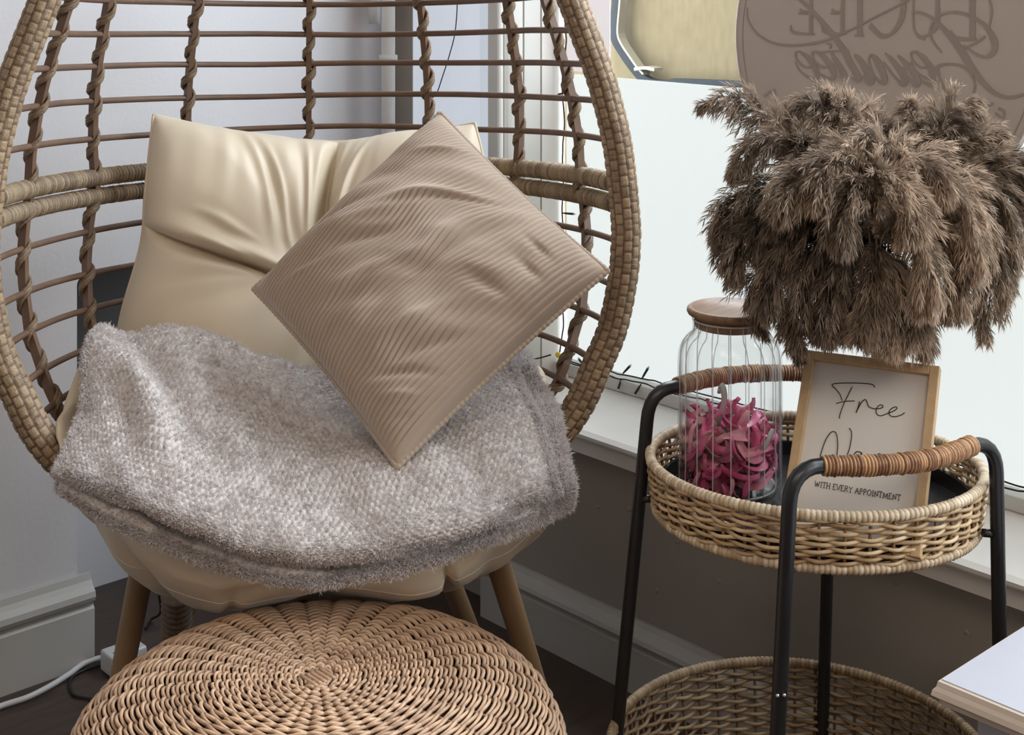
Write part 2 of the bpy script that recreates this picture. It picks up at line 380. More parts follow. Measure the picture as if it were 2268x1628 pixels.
# casing beside window 1: a run of vertical mouldings
def vmould(u0, u1, v, bulge, m, nm='moulding', z0=.384):
    n = 9; pts = [(u0+(u1-u0)*i/(n-1), v-bulge*math.sin(PI*i/(n-1))**.7) for i in range(n)]
    pr = [(p[0], p[1], 0) for p in pts]+[(u1, 1.87, 0), (u0, 1.87, 0)]
    V, Q, T = extrude(pr, ((0, 0, z0), (0, 0, 2.3)))
    return mesh(nm, V, Q, T, m, cs, smooth=False)
cs = empty('trim_2', (1.73, 1.85, .384), None, None); cs['kind'] = 'structure'
vmould(1.655, 1.669, 1.846, .004, M['trim']); vmould(1.672, 1.716, 1.846, .008, M['trim'])
vmould(1.720, 1.759, 1.846, .0015, M['trim']); vmould(1.762, 1.80, 1.845, .0005, M['sill'])
mesh('backing_board', *box(1.66, 1.83, 1.856, 1.90, .384, 2.3), M['trim'] and None, None, cs) if False else None
o_ = mesh('backing_board', *box(1.662, 1.83, 1.856, 1.90, .384, 2.3), mat=M['trim'], parent=cs, smooth=False)
# window 2: narrow frosted side pane
w2 = empty('window_2', (1.66, 1.97, .384), None, None); w2['kind'] = 'structure'
mesh('film', *box(1.662, 1.664, 1.856, 2.09, .39, 2.3), mat=M['film2'], parent=w2, smooth=False)
mesh('glass', *box(1.667, 1.671, 1.856, 2.09, .39, 2.3), mat=M['glass'], parent=w2, smooth=False)
# pipes in the corner
def vpipe(px, Z, z0, z1, r, label, collars=()):
    c = at(px, 0, Z); p = empty('pipe', (c[0], c[1], z0), label, 'pipe')
    n = 60; P = np.array([(c[0], c[1], z) for z in np.linspace(z0, z1, n)])
    mesh('pipe_run', *tube(P, r, 20)[:3], mat=M['pipe'], parent=p)
    for z in collars:
        P = np.array([(c[0], c[1], z+d) for d in (-.006, -.005, .005, .006)])
        mesh('collar', *tube(P, np.array([r, r*1.35, r*1.35, r]), 20)[:3], mat=M['pipe'], parent=p)
    return p
vpipe(860, 2.60, 0, 2.6, .0125, 'white painted vertical pipe with a collar in the window corner', (HC-(128+80)/F*2.6, .3, 1.9))
vpipe(830, 2.645, HC-(55+80)/F*2.6, 2.6, .011, 'shorter white pipe ending above and left of the corner pipe')

# ------------------------------------------------------------------ outside: parked vehicle
van = empty('parked_van', (3.0, 1.9, 0), 'dusty beige vehicle side with a dark rubber window frame outside the glass', 'van')
o = mesh('body', *box(3.02, 4.5, -.4, 3.2, .25, 2.2), mat=M['beige_body'], parent=van, smooth=False); bevel(o, .06, 4)
UO = 3.0
def onv(pts, n=60, U=UO): return resample(spline([onU(x, y, U) for x, y in pts], n*2), n)
p = onv([(1392, -520), (1384, -300), (1376, -60), (1373, 0), (1369, 40), (1368, 78), (1380, 104), (1412, 150), (1445, 182), (1500, 188), (1560, 190), (1700, 196), (2000, 212), (2400, 232)], 120)
mesh('window_frame', *ribbon(p, .026, -.02, np.array([1., 0, 0])), mat=M['rubber'], parent=van, smooth=False)
p = onv([(1500, 178), (1560, 180), (1700, 186), (2000, 200)], 10)
mesh('drip_rail', *ribbon(p, .012, -.028, np.array([1., 0, 0])), mat=M['rubber'], parent=van, smooth=False)
p = onv([(1404, -500), (1395, -280), (1390, -60), (1388, 0), (1384, 45), (1383, 76), (1392, 98), (1410, 125), (1427, 149), (1440, 163)], 60)
mesh('trim_line', *ribbon(p, .0065, -.03, np.array([1., 0, 0])), mat=M['body_line'], parent=van, smooth=False)
p = onv([(1423, 152), (1445, 149), (1468, 153)], 8)
mesh('clip', *ribbon(p, .009, -.036, np.array([1., 0, 0])), mat=M['body_line'], parent=van, smooth=False)
for k in (0, 1):
    c = np.array([3.3, .15+k*2.2, .3]); a_ = np.linspace(0, 2*PI, 40, endpoint=False)
    P = np.array([c+np.array([0, .22*math.cos(t), .22*math.sin(t)]) for t in a_])
    mesh('tyre', *tube(P, .08, 12, True)[:2], mat=M['rubber'], parent=van)
pv = mesh('pavement', [(1.9, -6, -.0), (8, -6, -.0), (8, 8, -.0), (1.9, 8, -.0)], [(0, 1, 2, 3)], mat=mat('grey_paving', (.4, .39, .37), None, 8, .8), smooth=False, origin=(3, 0, 0)); tag(pv, kind='structure')

# ------------------------------------------------------------------ round sign hung in the window
SU = 1.775
def circle(c, R, n=96): return np.array([(SU, c[0]+R*math.cos(t), c[1]+R*math.sin(t)) for t in np.linspace(0, 2*PI, n, endpoint=False)])
sc, sR = (1.1598, 1.006), .2541
sg = empty('round_sign', (SU, sc[0], sc[1]-sR), 'round taupe shop sign hung in the window, its raised lettering seen mirrored from behind', 'sign')
n = 96; A = circle(sc, sR, n); B = A+np.array([.010, 0, 0])
A2 = circle(sc, sR-.0012, n)-np.array([.0012, 0, 0])
V = np.concatenate([A2, A, B, [A2.mean(0)], [B.mean(0)]]); j = np.arange(n); j2 = (j+1) % n
Q = np.concatenate([np.stack([j, j2, n+j2, n+j], -1), np.stack([n+j, n+j2, 2*n+j2, 2*n+j], -1)])
T = np.concatenate([np.stack([np.full(n, 3*n), j2, j], -1), np.stack([np.full(n, 3*n+1), 2*n+j, 2*n+j2], -1)])
mesh('board', V, Q, T, M['disc'], sg, smooth=False)
R0 = circle(sc, sR-.0005, 160)-np.array([.0018, 0, 0])
mesh('edge_band', *tube(R0, .0014, 6, True)[:2], mat=M['rim'], parent=sg)
R0 = circle(sc, sR-.0125, 160)-np.array([.0012, 0, 0])
mesh('border_line', *tube(R0, .0009, 5, True)[:2], mat=M['letter'], parent=sg)
NX = np.array([1., 0, 0])
SFY = SU-.0012
SG = [0]
def sgn(name, strokes):
    ps = []
    for pts, wd in strokes:
        SG[0] += 1
        P = np.array([onU(x, y, SFY) for x, y in pts])
        n = max(12, len(pts)*8); wd = np.atleast_1d(wd).astype(float)*.00075
        W = np.interp(np.linspace(0, 1, n), np.linspace(0, 1, len(wd)), wd)
        if len(pts) > 2: Pn = spline(P, n)
        else: Pn = resample(P, n)
        v, q = ribbon(Pn, W, -.0011, NX); v[:, 0] -= np.repeat(np.linspace(0, .0004, n), 4)+.000017*(SG[0] % 23); ps.append((v, q))
    V, Q, T, _ = join(ps); return mesh(name, V, Q, T, M['letter'], sg, smooth=False)
k = 648/2268.
def q_(pts): return [(1620+x*k, y*k) for x, y in pts]
# mirrored serif capitals  L U C I E E  (right to left)
sgn('letter', [(q_([(1870, -260), (1870, 300)]), 12), (q_([(1900, 305), (1800, 303), (1735, 290), (1700, 235)]), [5, 9, 4]), (q_([(1840, -262), (1905, -262)]), 3)])
sgn('letter', [(q_([(1595, -260), (1600, 120), (1585, 210), (1540, 262), (1480, 285)]), [5, 10, 10, 5, 4]), (q_([(1420, -260), (1412, 120), (1420, 230), (1455, 280), (1505, 297)]), [4, 4, 5, 8])])
sgn('letter', [(q_([(1090, -200), (1150, -250), (1230, -258), (1310, -160), (1335, 40), (1310, 170), (1240, 262), (1160, 275), (1075, 195)]), [4, 5, 6, 12, 13, 11, 6, 9, 11])])
sgn('letter', [(q_([(1000, -260), (996, 270)]), 12), (q_([(955, 274), (1030, 276)]), 4)])
for x in (865, 620):
    sgn('letter', [(q_([(x, -260), (x-2, 262)]), 8), (q_([(x+25, 266), (x-90, 258), (x-150, 240), (x-160, 195)]), [4, 6, 4]), (q_([(x, 92), (x-60, 88), (x-85, 72)]), 4), (q_([(x-30, 104), (x-95, 102)]), 3), (q_([(x, -262), (x-140, -262)]), 4)])
# mirrored script 'Beautiee' with flourishes
sgn('letter', [(q_([(1632, 408), (1570, 330), (1540, 240), (1575, 160), (1650, 105), (1750, 95), (1870, 130), (1980, 210), (2040, 320), (2035, 400), (1980, 440), (1900, 420), (1800, 350)]), [3, 4, 5, 5, 5, 5, 6, 8, 14, 10, 5, 5, 3]),
               (q_([(1395, 100), (1460, 95), (1540, 130), (1620, 195), (1720, 310), (1800, 420), (1870, 530), (1960, 650), (2060, 730), (2160, 755), (2268, 730)]), [4, 5, 6, 8, 12, 15, 14, 10, 7, 6, 5]),
               (q_([(1780, 378), (1860, 350), (1930, 310), (1970, 280)]), [3, 4, 4]),
               (q_([(1880, 720), (1890, 650), (1850, 560), (1780, 510), (1690, 495), (1610, 510), (1595, 570), (1620, 650), (1700, 720)]), [4, 4, 5, 5, 4, 6, 14, 13, 8]),
               (q_([(1990, -40), (2020, 80), (2000, 220)]), [3, 5, 3])])
def sl(x0, x1): return (q_([(x0, 405), (x0+40, 470), (x1-20, 600), (x1, 640), (x1+40, 600)]), [4, 14, 15, 5, 3])
def eloop(x): return [(q_([(x+60, 430), (x+30, 400), (x-5, 410), (x+10, 470), (x+70, 520), (x+120, 515)]), [4, 4, 5, 4, 3]), (q_([(x+30, 400), (x+90, 450), (x+150, 540), (x+160, 600), (x+115, 605), (x+40, 560), (x-10, 480)]), [5, 12, 15, 10, 5, 4, 3])]
for g in (eloop(505), eloop(635), [(q_([(775, 405), (810, 470), (880, 590), (880, 618), (840, 590)]), [5, 14, 14, 5])],
          [(q_([(525, -10), (600, 60), (720, 190), (860, 370), (930, 500), (985, 600), (975, 628), (930, 600)]), [6, 9, 11, 14, 15, 15, 6, 3]), (q_([(700, 402), (915, 392)]), 4)],
          [(q_([(955, 425), (1000, 470), (1080, 600), (1070, 636), (1020, 590)]), [6, 15, 15, 5])],
          [(q_([(1085, 425), (1130, 470), (1185, 590), (1175, 640), (1110, 590), (1070, 470), (1085, 425)]), [6, 15, 15, 5, 3, 4])],
          [(q_([(1190, 412), (1260, 480), (1340, 600), (1330, 650), (1270, 600), (1180, 480)]), [4, 12, 15, 5, 4])],
          [(q_([(1290, 430), (1360, 500), (1440, 610), (1430, 655), (1370, 600), (1330, 520)]), [5, 13, 15, 5, 4])],
          eloop(1400)+[(q_([(1500, 450), (1570, 560), (1590, 630), (1560, 662), (1480, 630)]), [10, 14, 10, 5])]):
    sgn('letter', g)
sgn('flourish', [(q_([(125, 60), (130, 150), (200, 260), (330, 335), (480, 350), (640, 335), (790, 290), (960, 215), (1120, 130), (1280, 50), (1380, 0)]), [3, 3, 5, 5, 5, 6, 5, 4, 4, 4, 4]),
                 (q_([(730, 335), (775, 345), (765, 375)]), 4)])
sgn('mark', [(q_([(255, 745), (330, 697), (345, 755)]), 5)])
sgn('mark', [([(2186, 236), (2200, 228)], 4), ([(2204, 250), (2222, 262), (2224, 246), (2212, 240)], 4)])

# ------------------------------------------------------------------ egg chair
ZR = lambda py: 1.72+.061*((530-py)/F*1.72)
hw = [(-500, 0), (-470, 190), (-400, 330), (-250, 465), (-100, 543), (0, 578), (150, 635), (230, 660), (344, 686), (500, 703), (560, 704), (640, 697), (753, 673), (838, 636), (923, 596), (1000, 536), (1100, 425), (1200, 305), (1270, 195), (1312, 95), (1325, 0)]
yaw = .16; ax = np.array([-math.sin(yaw), math.cos(yaw)]); rx = np.array([math.cos(yaw), math.sin(yaw)])
C0 = np.array([(700-1134)/F*1.72, 1.72])
zs = np.array([HC-(y+80)/F*ZR(y) for y, h in hw]); ws = np.array([h/F*ZR(y) for y, h in hw])
zprof = zs[::-1]; wprof = ws[::-1]
def wz(z): return np.interp(z, zprof, wprof)
wmax = ws.max()
def Dz(z): return .49*(wz(z)/wmax)**.6*np.where(np.asarray(z) > .9, 1, 1)
def cage(fr, z):
    """fr -1..1 across, z level at the ring; bulges backward and sinks a little"""
    wd = wz(z); D = Dz(z); dep = D*math.sqrt(max(0, 1-fr*fr)); off = .061*(z-.79)
    p = C0+rx*(wd*fr)+ax*(dep+off)
    return C(p[0], p[1], z-.06*dep)
cb = C(C0[0]+ax[0]*.15, C0[1]+ax[1]*.15, 0)
chair = empty('egg_chair', cb, 'woven rattan egg chair with an open cage back standing by the shop window', 'chair')
# ring outline (closed)
rp = [(h, y) for y, h in hw]; pts = []
for h, y in rp: 
    z = HC-(y+80)/F*ZR(y); pts.append((h/F*ZR(y), z))
loop = [(x, z) for x, z in pts]+[(-x, z) for x, z in pts[-2:0:-1]]
def ringpt(x, z): p = C0+rx*x+ax*(.061*(z-.79)); return C(p[0], p[1], z)
rl = spline(loop, 600, True); rl = np.array([ringpt(x, z) for x, z in rl])
cell = .0135; nper = 8
tot = np.linalg.norm(np.diff(np.concatenate([rl, rl[:1]]), axis=0), axis=1).sum()
nc = int(tot/cell)//2*2; P = resample(rl, nc*nper, closed=True)
ncr = 10; ncy = 6; sides = ncr*ncy
i = np.arange(nc*nper); j = np.arange(sides)
II, JJ = np.meshgrid(i, j, indexing='ij'); CJ = JJ//ncy; I2 = (II+(CJ % 2)*(nper//2)) % (nc*nper); CI = I2//nper; FX = (I2 % nper)/nper; FY = (JJ % ncy)/ncy
par = CI % 2
gx = np.where(FX < .01, 0, 1.); gy = np.where(FY < .01, 0, 1.)
arx = np.sin(PI*FX); ary = np.sin(PI*FY)
hgt = np.where(par == 0, .55+.45*arx, .55+.45*ary)*gx*gy
ridge = np.where(par == 1, .12*np.cos(FX*2*PI*3), .12*np.cos(FY*2*PI*3))*gx*gy
rw = .0174+.0017*(hgt+ridge)
rt = np.random.default_rng(3).random((nc, ncr)); tone = np.clip((.28+.5*rt[CI, CJ]+.22*hgt+ridge)*np.where(gx*gy > 0, 1, 0), 0, 1)
mesh('woven_ring', *tube(P, rw, sides, True, tone=tone.ravel())[:2], mat=M['weave'], parent=chair, tone=tone.ravel())
# ribs with a twisted wrap
fr_band = [-.9455, -.777, -.469, 0, .469, .777, .9455]; fr_top = [-.965, -.86, -.52, 0, .52, .86, .965]; fr_low = [-.972, -.84, -.5, 0, .5, .84, .972]
zb = .828
zt = zprof[-1]
rung_z = [.583, .622, .668, .7135, .768, .896, .946, .9945, 1.039, 1.084, 1.13, 1.18, 1.23, 1.28]
def ribfr(k, z):
    if z >= zb: return np.interp(z, [zb, 1.09, zt], [fr_band[k], fr_top[k], fr_top[k]])
    return np.interp(z, [.35, .60, zb], [fr_low[k], fr_low[k], fr_band[k]])
for k in range(7):
    zz_ = np.linspace(.46, zt-.012, 240); P = resample(np.array([cage(ribfr(k, z), z) for z in zz_]), 320)
    V, Q, T, tn = tube(P, .0075, 4, flat=(1, .8), rot=PI/4)
    rib = mesh('rib', V, Q, T, M['rung'], chair, smooth=False)
    T_, N_, B_ = frames(P, False); d = np.r_[0, np.cumsum(np.linalg.norm(np.diff(P, axis=0), axis=1))]
    strands = []
    for ph in (0, .55, 1.1):
        an = d/.047*2*PI+ph+k*1.7
        rr = .0082+.0010*np.sin(d/.021)
        Pw = P+N_*np.cos(an)[:, None]*rr[:, None]+B_*np.sin(an)[:, None]*rr[:, None]
        strands.append(tube(Pw, .0027, 6, tone=.16+.22*(ph == .55)+.12*np.sin(d*300)**2))
    V, Q, T, tn = join(strands); mesh('twisted_wrap', V, Q, T, M['weave'], rib, tone=tn)
for z in rung_z:
    zo = lambda f: z+.0
    fr = np.sin(np.linspace(-PI/2, PI/2, 70)); wob = rng.normal(0, .0012, 8)
    P = np.array([cage(f, z) for f in fr]); P[:, 2] += np.interp(np.linspace(0, 7, 70), range(8), wob)
    mesh('rung', *tube(resample(P, 90), .0043, 8)[:3], mat=M['rung'], parent=chair)
# double arm band
def coil(P, r, pitch, sides=12, amp=.10, closed=False, per=5, tlo=.2, thi=.8, seed=1, jit=.25):
    P0 = np.asarray(P); d = np.linalg.norm(np.diff(np.concatenate([P0, P0[:1]]) if closed else P0, axis=0), axis=1).sum()
    nt_ = max(4, int(d/pitch)); n = nt_*per+(0 if closed else 1); Pn = resample(P0, n, closed=closed)
    rg = np.random.default_rng(seed); tv = tlo+(thi-tlo)*rg.random(nt_+2); rv = 1+jit*amp*(rg.random(nt_+2)-.5)*2
    i = np.arange(n); ph = (i % per)/per; t = np.clip(tv[i//per]-.6*(ph == 0), 0, 1); rr = r*rv[i//per]*(1-amp*(1-np.sin(PI*(ph+.5/per))**.7)*2.2)
    return tube(Pn, rr, sides, closed, tone=t)
for dz, r in ((.0135, .0128), (-.0135, .0122)):
    fr = np.sin(np.linspace(-PI/2, PI/2, 120)); P = np.array([cage(f*.995, zb+dz) for f in fr])
    V, Q, T, tn = coil(P, r, .0062, seed=int(dz*1e4)+500, thi=.9); mesh('wrapped_band', V, Q, T, M['coilwrap'], chair, tone=tn)
# clamp where the two halves bolt together
c = cage(-.52, zb)
mesh('clamp', *obox(c+np.array([0, 0, .0]), np.array([RT[0], RT[1], 0]), np.array([LK[0], LK[1], 0]), np.array([0, 0, 1.]), .008, .016, .032), mat=M['black'], parent=chair, smooth=False)
mesh('bolt', *tube(np.array([c+np.array([0, 0, -.03]), c+np.array([0, 0, -.045])]), .004, 8)[:3], mat=M['black'], parent=chair)
# base hoop and legs
bc = C0+ax*.26
hoop = np.array([C(*(bc+rx*.20*math.cos(t)+ax*.20*math.sin(t)), .375) for t in np.linspace(0, 2*PI, 60, endpoint=False)])
V, Q, T, tn = coil(hoop, .012, .006, closed=True); mesh('base_hoop', V, Q, T, M['coilwrap'], chair, tone=tn)
bowl = []
for k in range(9):
    a = PI*k/9
    bowl.append(tube(np.array([C(*(bc+(rx*math.cos(a)+ax*math.sin(a))*s*.24), .36+.10*abs(s)**2) for s in np.linspace(-1, 1, 24)]), .0045, 6))
V, Q, T, tn = join(bowl); tag(mesh('seat_slats', V, Q, T, M['rung'], chair), kind='stuff')
for (tx, ty, tz_), (bx_, by_, bz_) in ((((317, 1250, 1.74)), (257, 1560, 1.74)), ((1098, 1230, 1.76), (1166, 1450, 1.78)), ((990, 1270, 2.06), (1060, 1440, 2.12)), ((440, 1250, 2.02), (400, 1400, 2.08))):
    a = at(tx, ty, tz_); b = at(bx_, by_, bz_); d = b-a; b = a+d*(a[2]/(a[2]-b[2])); a = a-d*.12
    mesh('leg', *tube(resample([a, b], 14), np.linspace(.0155, .0115, 14), 18)[:3], mat=M['leg'], parent=chair)
# braided tail behind left leg
P = resample([at(392, 1318, 1.95), at(392, 1420, 1.97)], 60)
i = np.arange(60)
V, Q, T, tn = tube(P, .020*(1+.10*np.sin(i*.9)), 14, tone=.02+.12*np.sin(i*.9)**2); mesh('braided_foot', V, Q, T, M['weave'], chair, tone=tn)

# ------------------------------------------------------------------ chair cushion (back pad + seat pad)
cu = empty('chair_cushion', at(690, 1330, 1.70), 'plump cream tufted seat and back cushion filling the egg chair', 'cushion')
G = [[(250, 830, 1.95), (460, 890, 1.95), (690, 920, 1.95), (900, 900, 1.95), (1140, 840, 1.95)],
     [(268, 700, 1.95), (480, 740, 1.965), (695, 790, 1.98), (900, 780, 1.98), (1140, 720, 1.96)],
     [(312, 540, 1.97), (500, 590, 2.00), (700, 640, 2.03), (900, 600, 2.02), (1120, 560, 1.99)],
     [(322, 420, 1.97), (525, 440, 2.02), (705, 470, 2.05), (890, 450, 2.04), (1090, 430, 2.00)],
     [(340, 254, 2.02), (540, 296, 2.07), (735, 314, 2.10), (900, 298, 2.10), (1052, 273, 2.06)]]
G = np.array([[at(*p) for p in row] for row in G])
nu, nv = 180, 150
S = gridsurf(G, nu, nv); N = gnormals(S)
if (N[nv//2, nu//2] @ np.array([LK[0], LK[1], 0])) > 0: N = -N
s = np.linspace(-1, 1, nu)[None, :]*np.ones((nv, 1)); t = np.linspace(-1, 1, nv)[:, None]*np.ones((1, nu))
edge = ((1-np.abs(s)**4)*(1-np.abs(t)**5)).clip(0)**.55
h = .068*edge
cx = .04+.02*np.sin(t*3)                                   # vertical crease (upper half)
tm = -.03+.23*np.clip(-s-.05, 0, 1)**1.3                        # horizontal crease rises to the left
dv = np.abs(s-cx)*.36; dh = (t-tm)*.30
h -= .034*np.exp(-(dv/.020)**2)*np.clip((t+.05)*4, 0, 1)*edge
h -= .012*np.exp(-(dv/.006)**2)*np.clip((t+.05)*4, 0, 1)*edge
h -= .024*np.exp(-(np.abs(dh)/.020)**2)*edge
h += .012*np.exp(-((dh-.03)/.03)**2)*edge
h -= .016*np.exp(-(np.abs(dh)/.005)**2)*edge
fx_ = s*4+1.2*t
pts = np.stack([s.ravel()*2.2+t.ravel(), t.ravel()*1.0, np.zeros(s.size)], -1)
h += .0045*vn(pts*1.5, 3).reshape(s.shape)*edge
rad = np.stack([np.arctan2(t-.05, s-.04).ravel()*5, np.hypot(t-.05, s-.04).ravel()*1.2, np.zeros(s.size)], -1)
h += .0050*vn(rad, 8).reshape(s.shape)*edge
gath = np.stack([s.ravel()*14, t.ravel()*1.5, np.zeros(s.size)], -1)
h += .0045*vn(gath, 5).reshape(s.shape)*np.clip((t-.3)*1.5, 0, 1)*edge**.5
for (ss, tt, ang_, ln, am) in ((-.62, .35, -.35, .13, .004), (-.55, .30, -.3, .12, .003), (-.55, .16, -.45, .18, .0045), (-.48, .05, -.5, .15, .0035), (-.3, .55, -1.2, .28, .005), (-.42, .62, -1.25, .25, .004), (-.1, .6, -1.4, .3, .004), (.2, .55, 1.3, .3, .005), (.1, .62, 1.5, .25, .004)):
    u_ = (s-ss)*math.cos(ang_)+(t-tt)*math.sin(ang_); v_ = -(s-ss)*math.sin(ang_)+(t-tt)*math.cos(ang_)+.25*((s-ss)**2)
    h += am*np.exp(-(u_/ln)**2-(v_/.022)**2)-am*.6*np.exp(-(u_/ln)**2-((v_+.045)/.03)**2)
hb = .03*edge
Vf = S+N*h[..., None]; Vb = S-N*hb[..., None]
V, Q = two_sided(Vf, Vb, 2)
mesh('back_pad', V, Q, None, M['cream'], cu)
rim_i = np.concatenate([S[0, :], S[1:, -1], S[-1, -2::-1], S[-2:0:-1, 0]])
mesh('piping', *tube(rim_i, .0022, 6, True)[:2], mat=M['cream'], parent=cu)
rows = [[(215, 740, 1.82), (300, 760, 1.86), (480, 800, 1.88), (690, 860, 1.89), (900, 870, 1.89), (1080, 840, 1.88), (1180, 820, 1.84)],
        [(165, 880, 1.74), (260, 960, 1.71), (460, 1030, 1.69), (680, 1100, 1.68), (900, 1070, 1.69), (1100, 1000, 1.72), (1210, 940, 1.77)],
        [(128, 950, 1.66), (185, 1080, 1.60), (420, 1210, 1.575), (680, 1265, 1.565), (920, 1220, 1.575), (1120, 1125, 1.61), (1228, 1050, 1.68)],
        [(128, 985, 1.67), (208, 1165, 1.60), (430, 1290, 1.57), (690, 1300, 1.56), (930, 1285, 1.57), (1122, 1202, 1.62), (1236, 1090, 1.69)],
        [(140, 1040, 1.69), (296, 1278, 1.65), (455, 1340, 1.63), (690, 1322, 1.61), (930, 1314, 1.63), (1105, 1266, 1.67), (1228, 1118, 1.72)],
        [(240, 1060, 1.80), (380, 1250, 1.80), (500, 1300, 1.80), (690, 1305, 1.80), (900, 1290, 1.80), (1050, 1230, 1.80), (1160, 1080, 1.80)]]
G = np.array([[at(*p) for p in r] for r in rows])
g0 = G[:, :1].mean(0, keepdims=True); g1 = G[:, -1:].mean(0, keepdims=True)
G = np.concatenate([np.repeat(g0, 6, 0)*.75+G[:, :1]*.25, G, np.repeat(g1, 6, 0)*.75+G[:, -1:]*.25], 1)
nu, nv = 220, 130
S = np.stack([spline(G[i], nu) for i in range(6)]); S = np.stack([spline(S[:, j], nv, True) for j in range(nu)], 1)
N = gnormals(S); cen = S.mean((0, 1)); 
if ((S[70, nu//2]-cen)@N[70, nu//2]) < 0: N = -N
uu = np.linspace(0, 1, nu)[None]*np.ones((nv, 1)); vv = np.linspace(0, 6, nv, endpoint=False)[:, None]*np.ones((1, nu))
nn = vn(np.stack([uu.ravel()*9+vv.ravel()*.35, vv.ravel()*.8, np.zeros(uu.size)], -1), 4).reshape(uu.shape)
nn2 = vn(np.stack([uu.ravel()*26+vv.ravel()*1.2, vv.ravel()*1.1, np.ones(uu.size)], -1), 6).reshape(uu.shape)
H = .010*nn+.006*nn2
for u0, wd, am, sk in ((.20, .012, .010, .010), (.30, .016, .008, .02), (.42, .008, .006, -.01), (.66, .007, .014, .004), (.73, .02, .006, -.01)):
    H -= am*np.exp(-((uu-u0-sk*(vv-3))/wd)**2)*np.exp(-((vv-3.6)/.9)**2)
S = S+N*H[..., None]
mesh('seat_pad', S.reshape(-1, 3), gridfaces(nv, nu, 0, False, True), None, M['cream'], cu)
# seam along the lower front of the seat pad
row = int(3.45/6*nv); mesh('seam', *tube(S[row, 14:-14]+N[row, 14:-14]*-.0002, .0008, 5)[:3], mat=M['cream'], parent=cu)

# ------------------------------------------------------------------ folded fleece blanket
bl = empty('fleece_blanket', at(690, 1240, 1.58), 'folded fluffy grey-beige fleece blanket draped over the seat of the egg chair', 'blanket')
up = [[(125, 1046, 1.575), (335, 1130, 1.53), (640, 1246, 1.50), (950, 1194, 1.515), (1236, 1088, 1.60)],
      [(128, 1028, 1.58), (345, 1100, 1.535), (650, 1205, 1.505), (955, 1150, 1.525), (1230, 1050, 1.605)],
      [(178, 905, 1.66), (400, 960, 1.625), (655, 1045, 1.615), (930, 1005, 1.63), (1195, 930, 1.69)],
      [(188, 790, 1.74), (415, 835, 1.735), (660, 905, 1.755), (920, 905, 1.765), (1160, 850, 1.77)],
      [(226, 712, 1.79), (430, 745, 1.835), (690, 820, 1.855), (940, 830, 1.865), (1130, 790, 1.85)]]
lo = [[(138, 1078, 1.585), (345, 1202, 1.53), (650, 1300, 1.508), (955, 1252, 1.525), (1268, 1120, 1.62)],
      [(134, 1050, 1.59), (345, 1150, 1.545), (650, 1245, 1.525), (955, 1190, 1.545), (1270, 1055, 1.63)],
      [(182, 920, 1.675), (400, 985, 1.645), (655, 1065, 1.635), (930, 1030, 1.65), (1240, 930, 1.71)],
      [(192, 800, 1.755), (415, 850, 1.755), (660, 920, 1.775), (920, 920, 1.785), (1200, 850, 1.79)],
      [(232, 716, 1.80), (430, 752, 1.85), (690, 830, 1.87), (940, 838, 1.88), (1166, 778, 1.865)]]
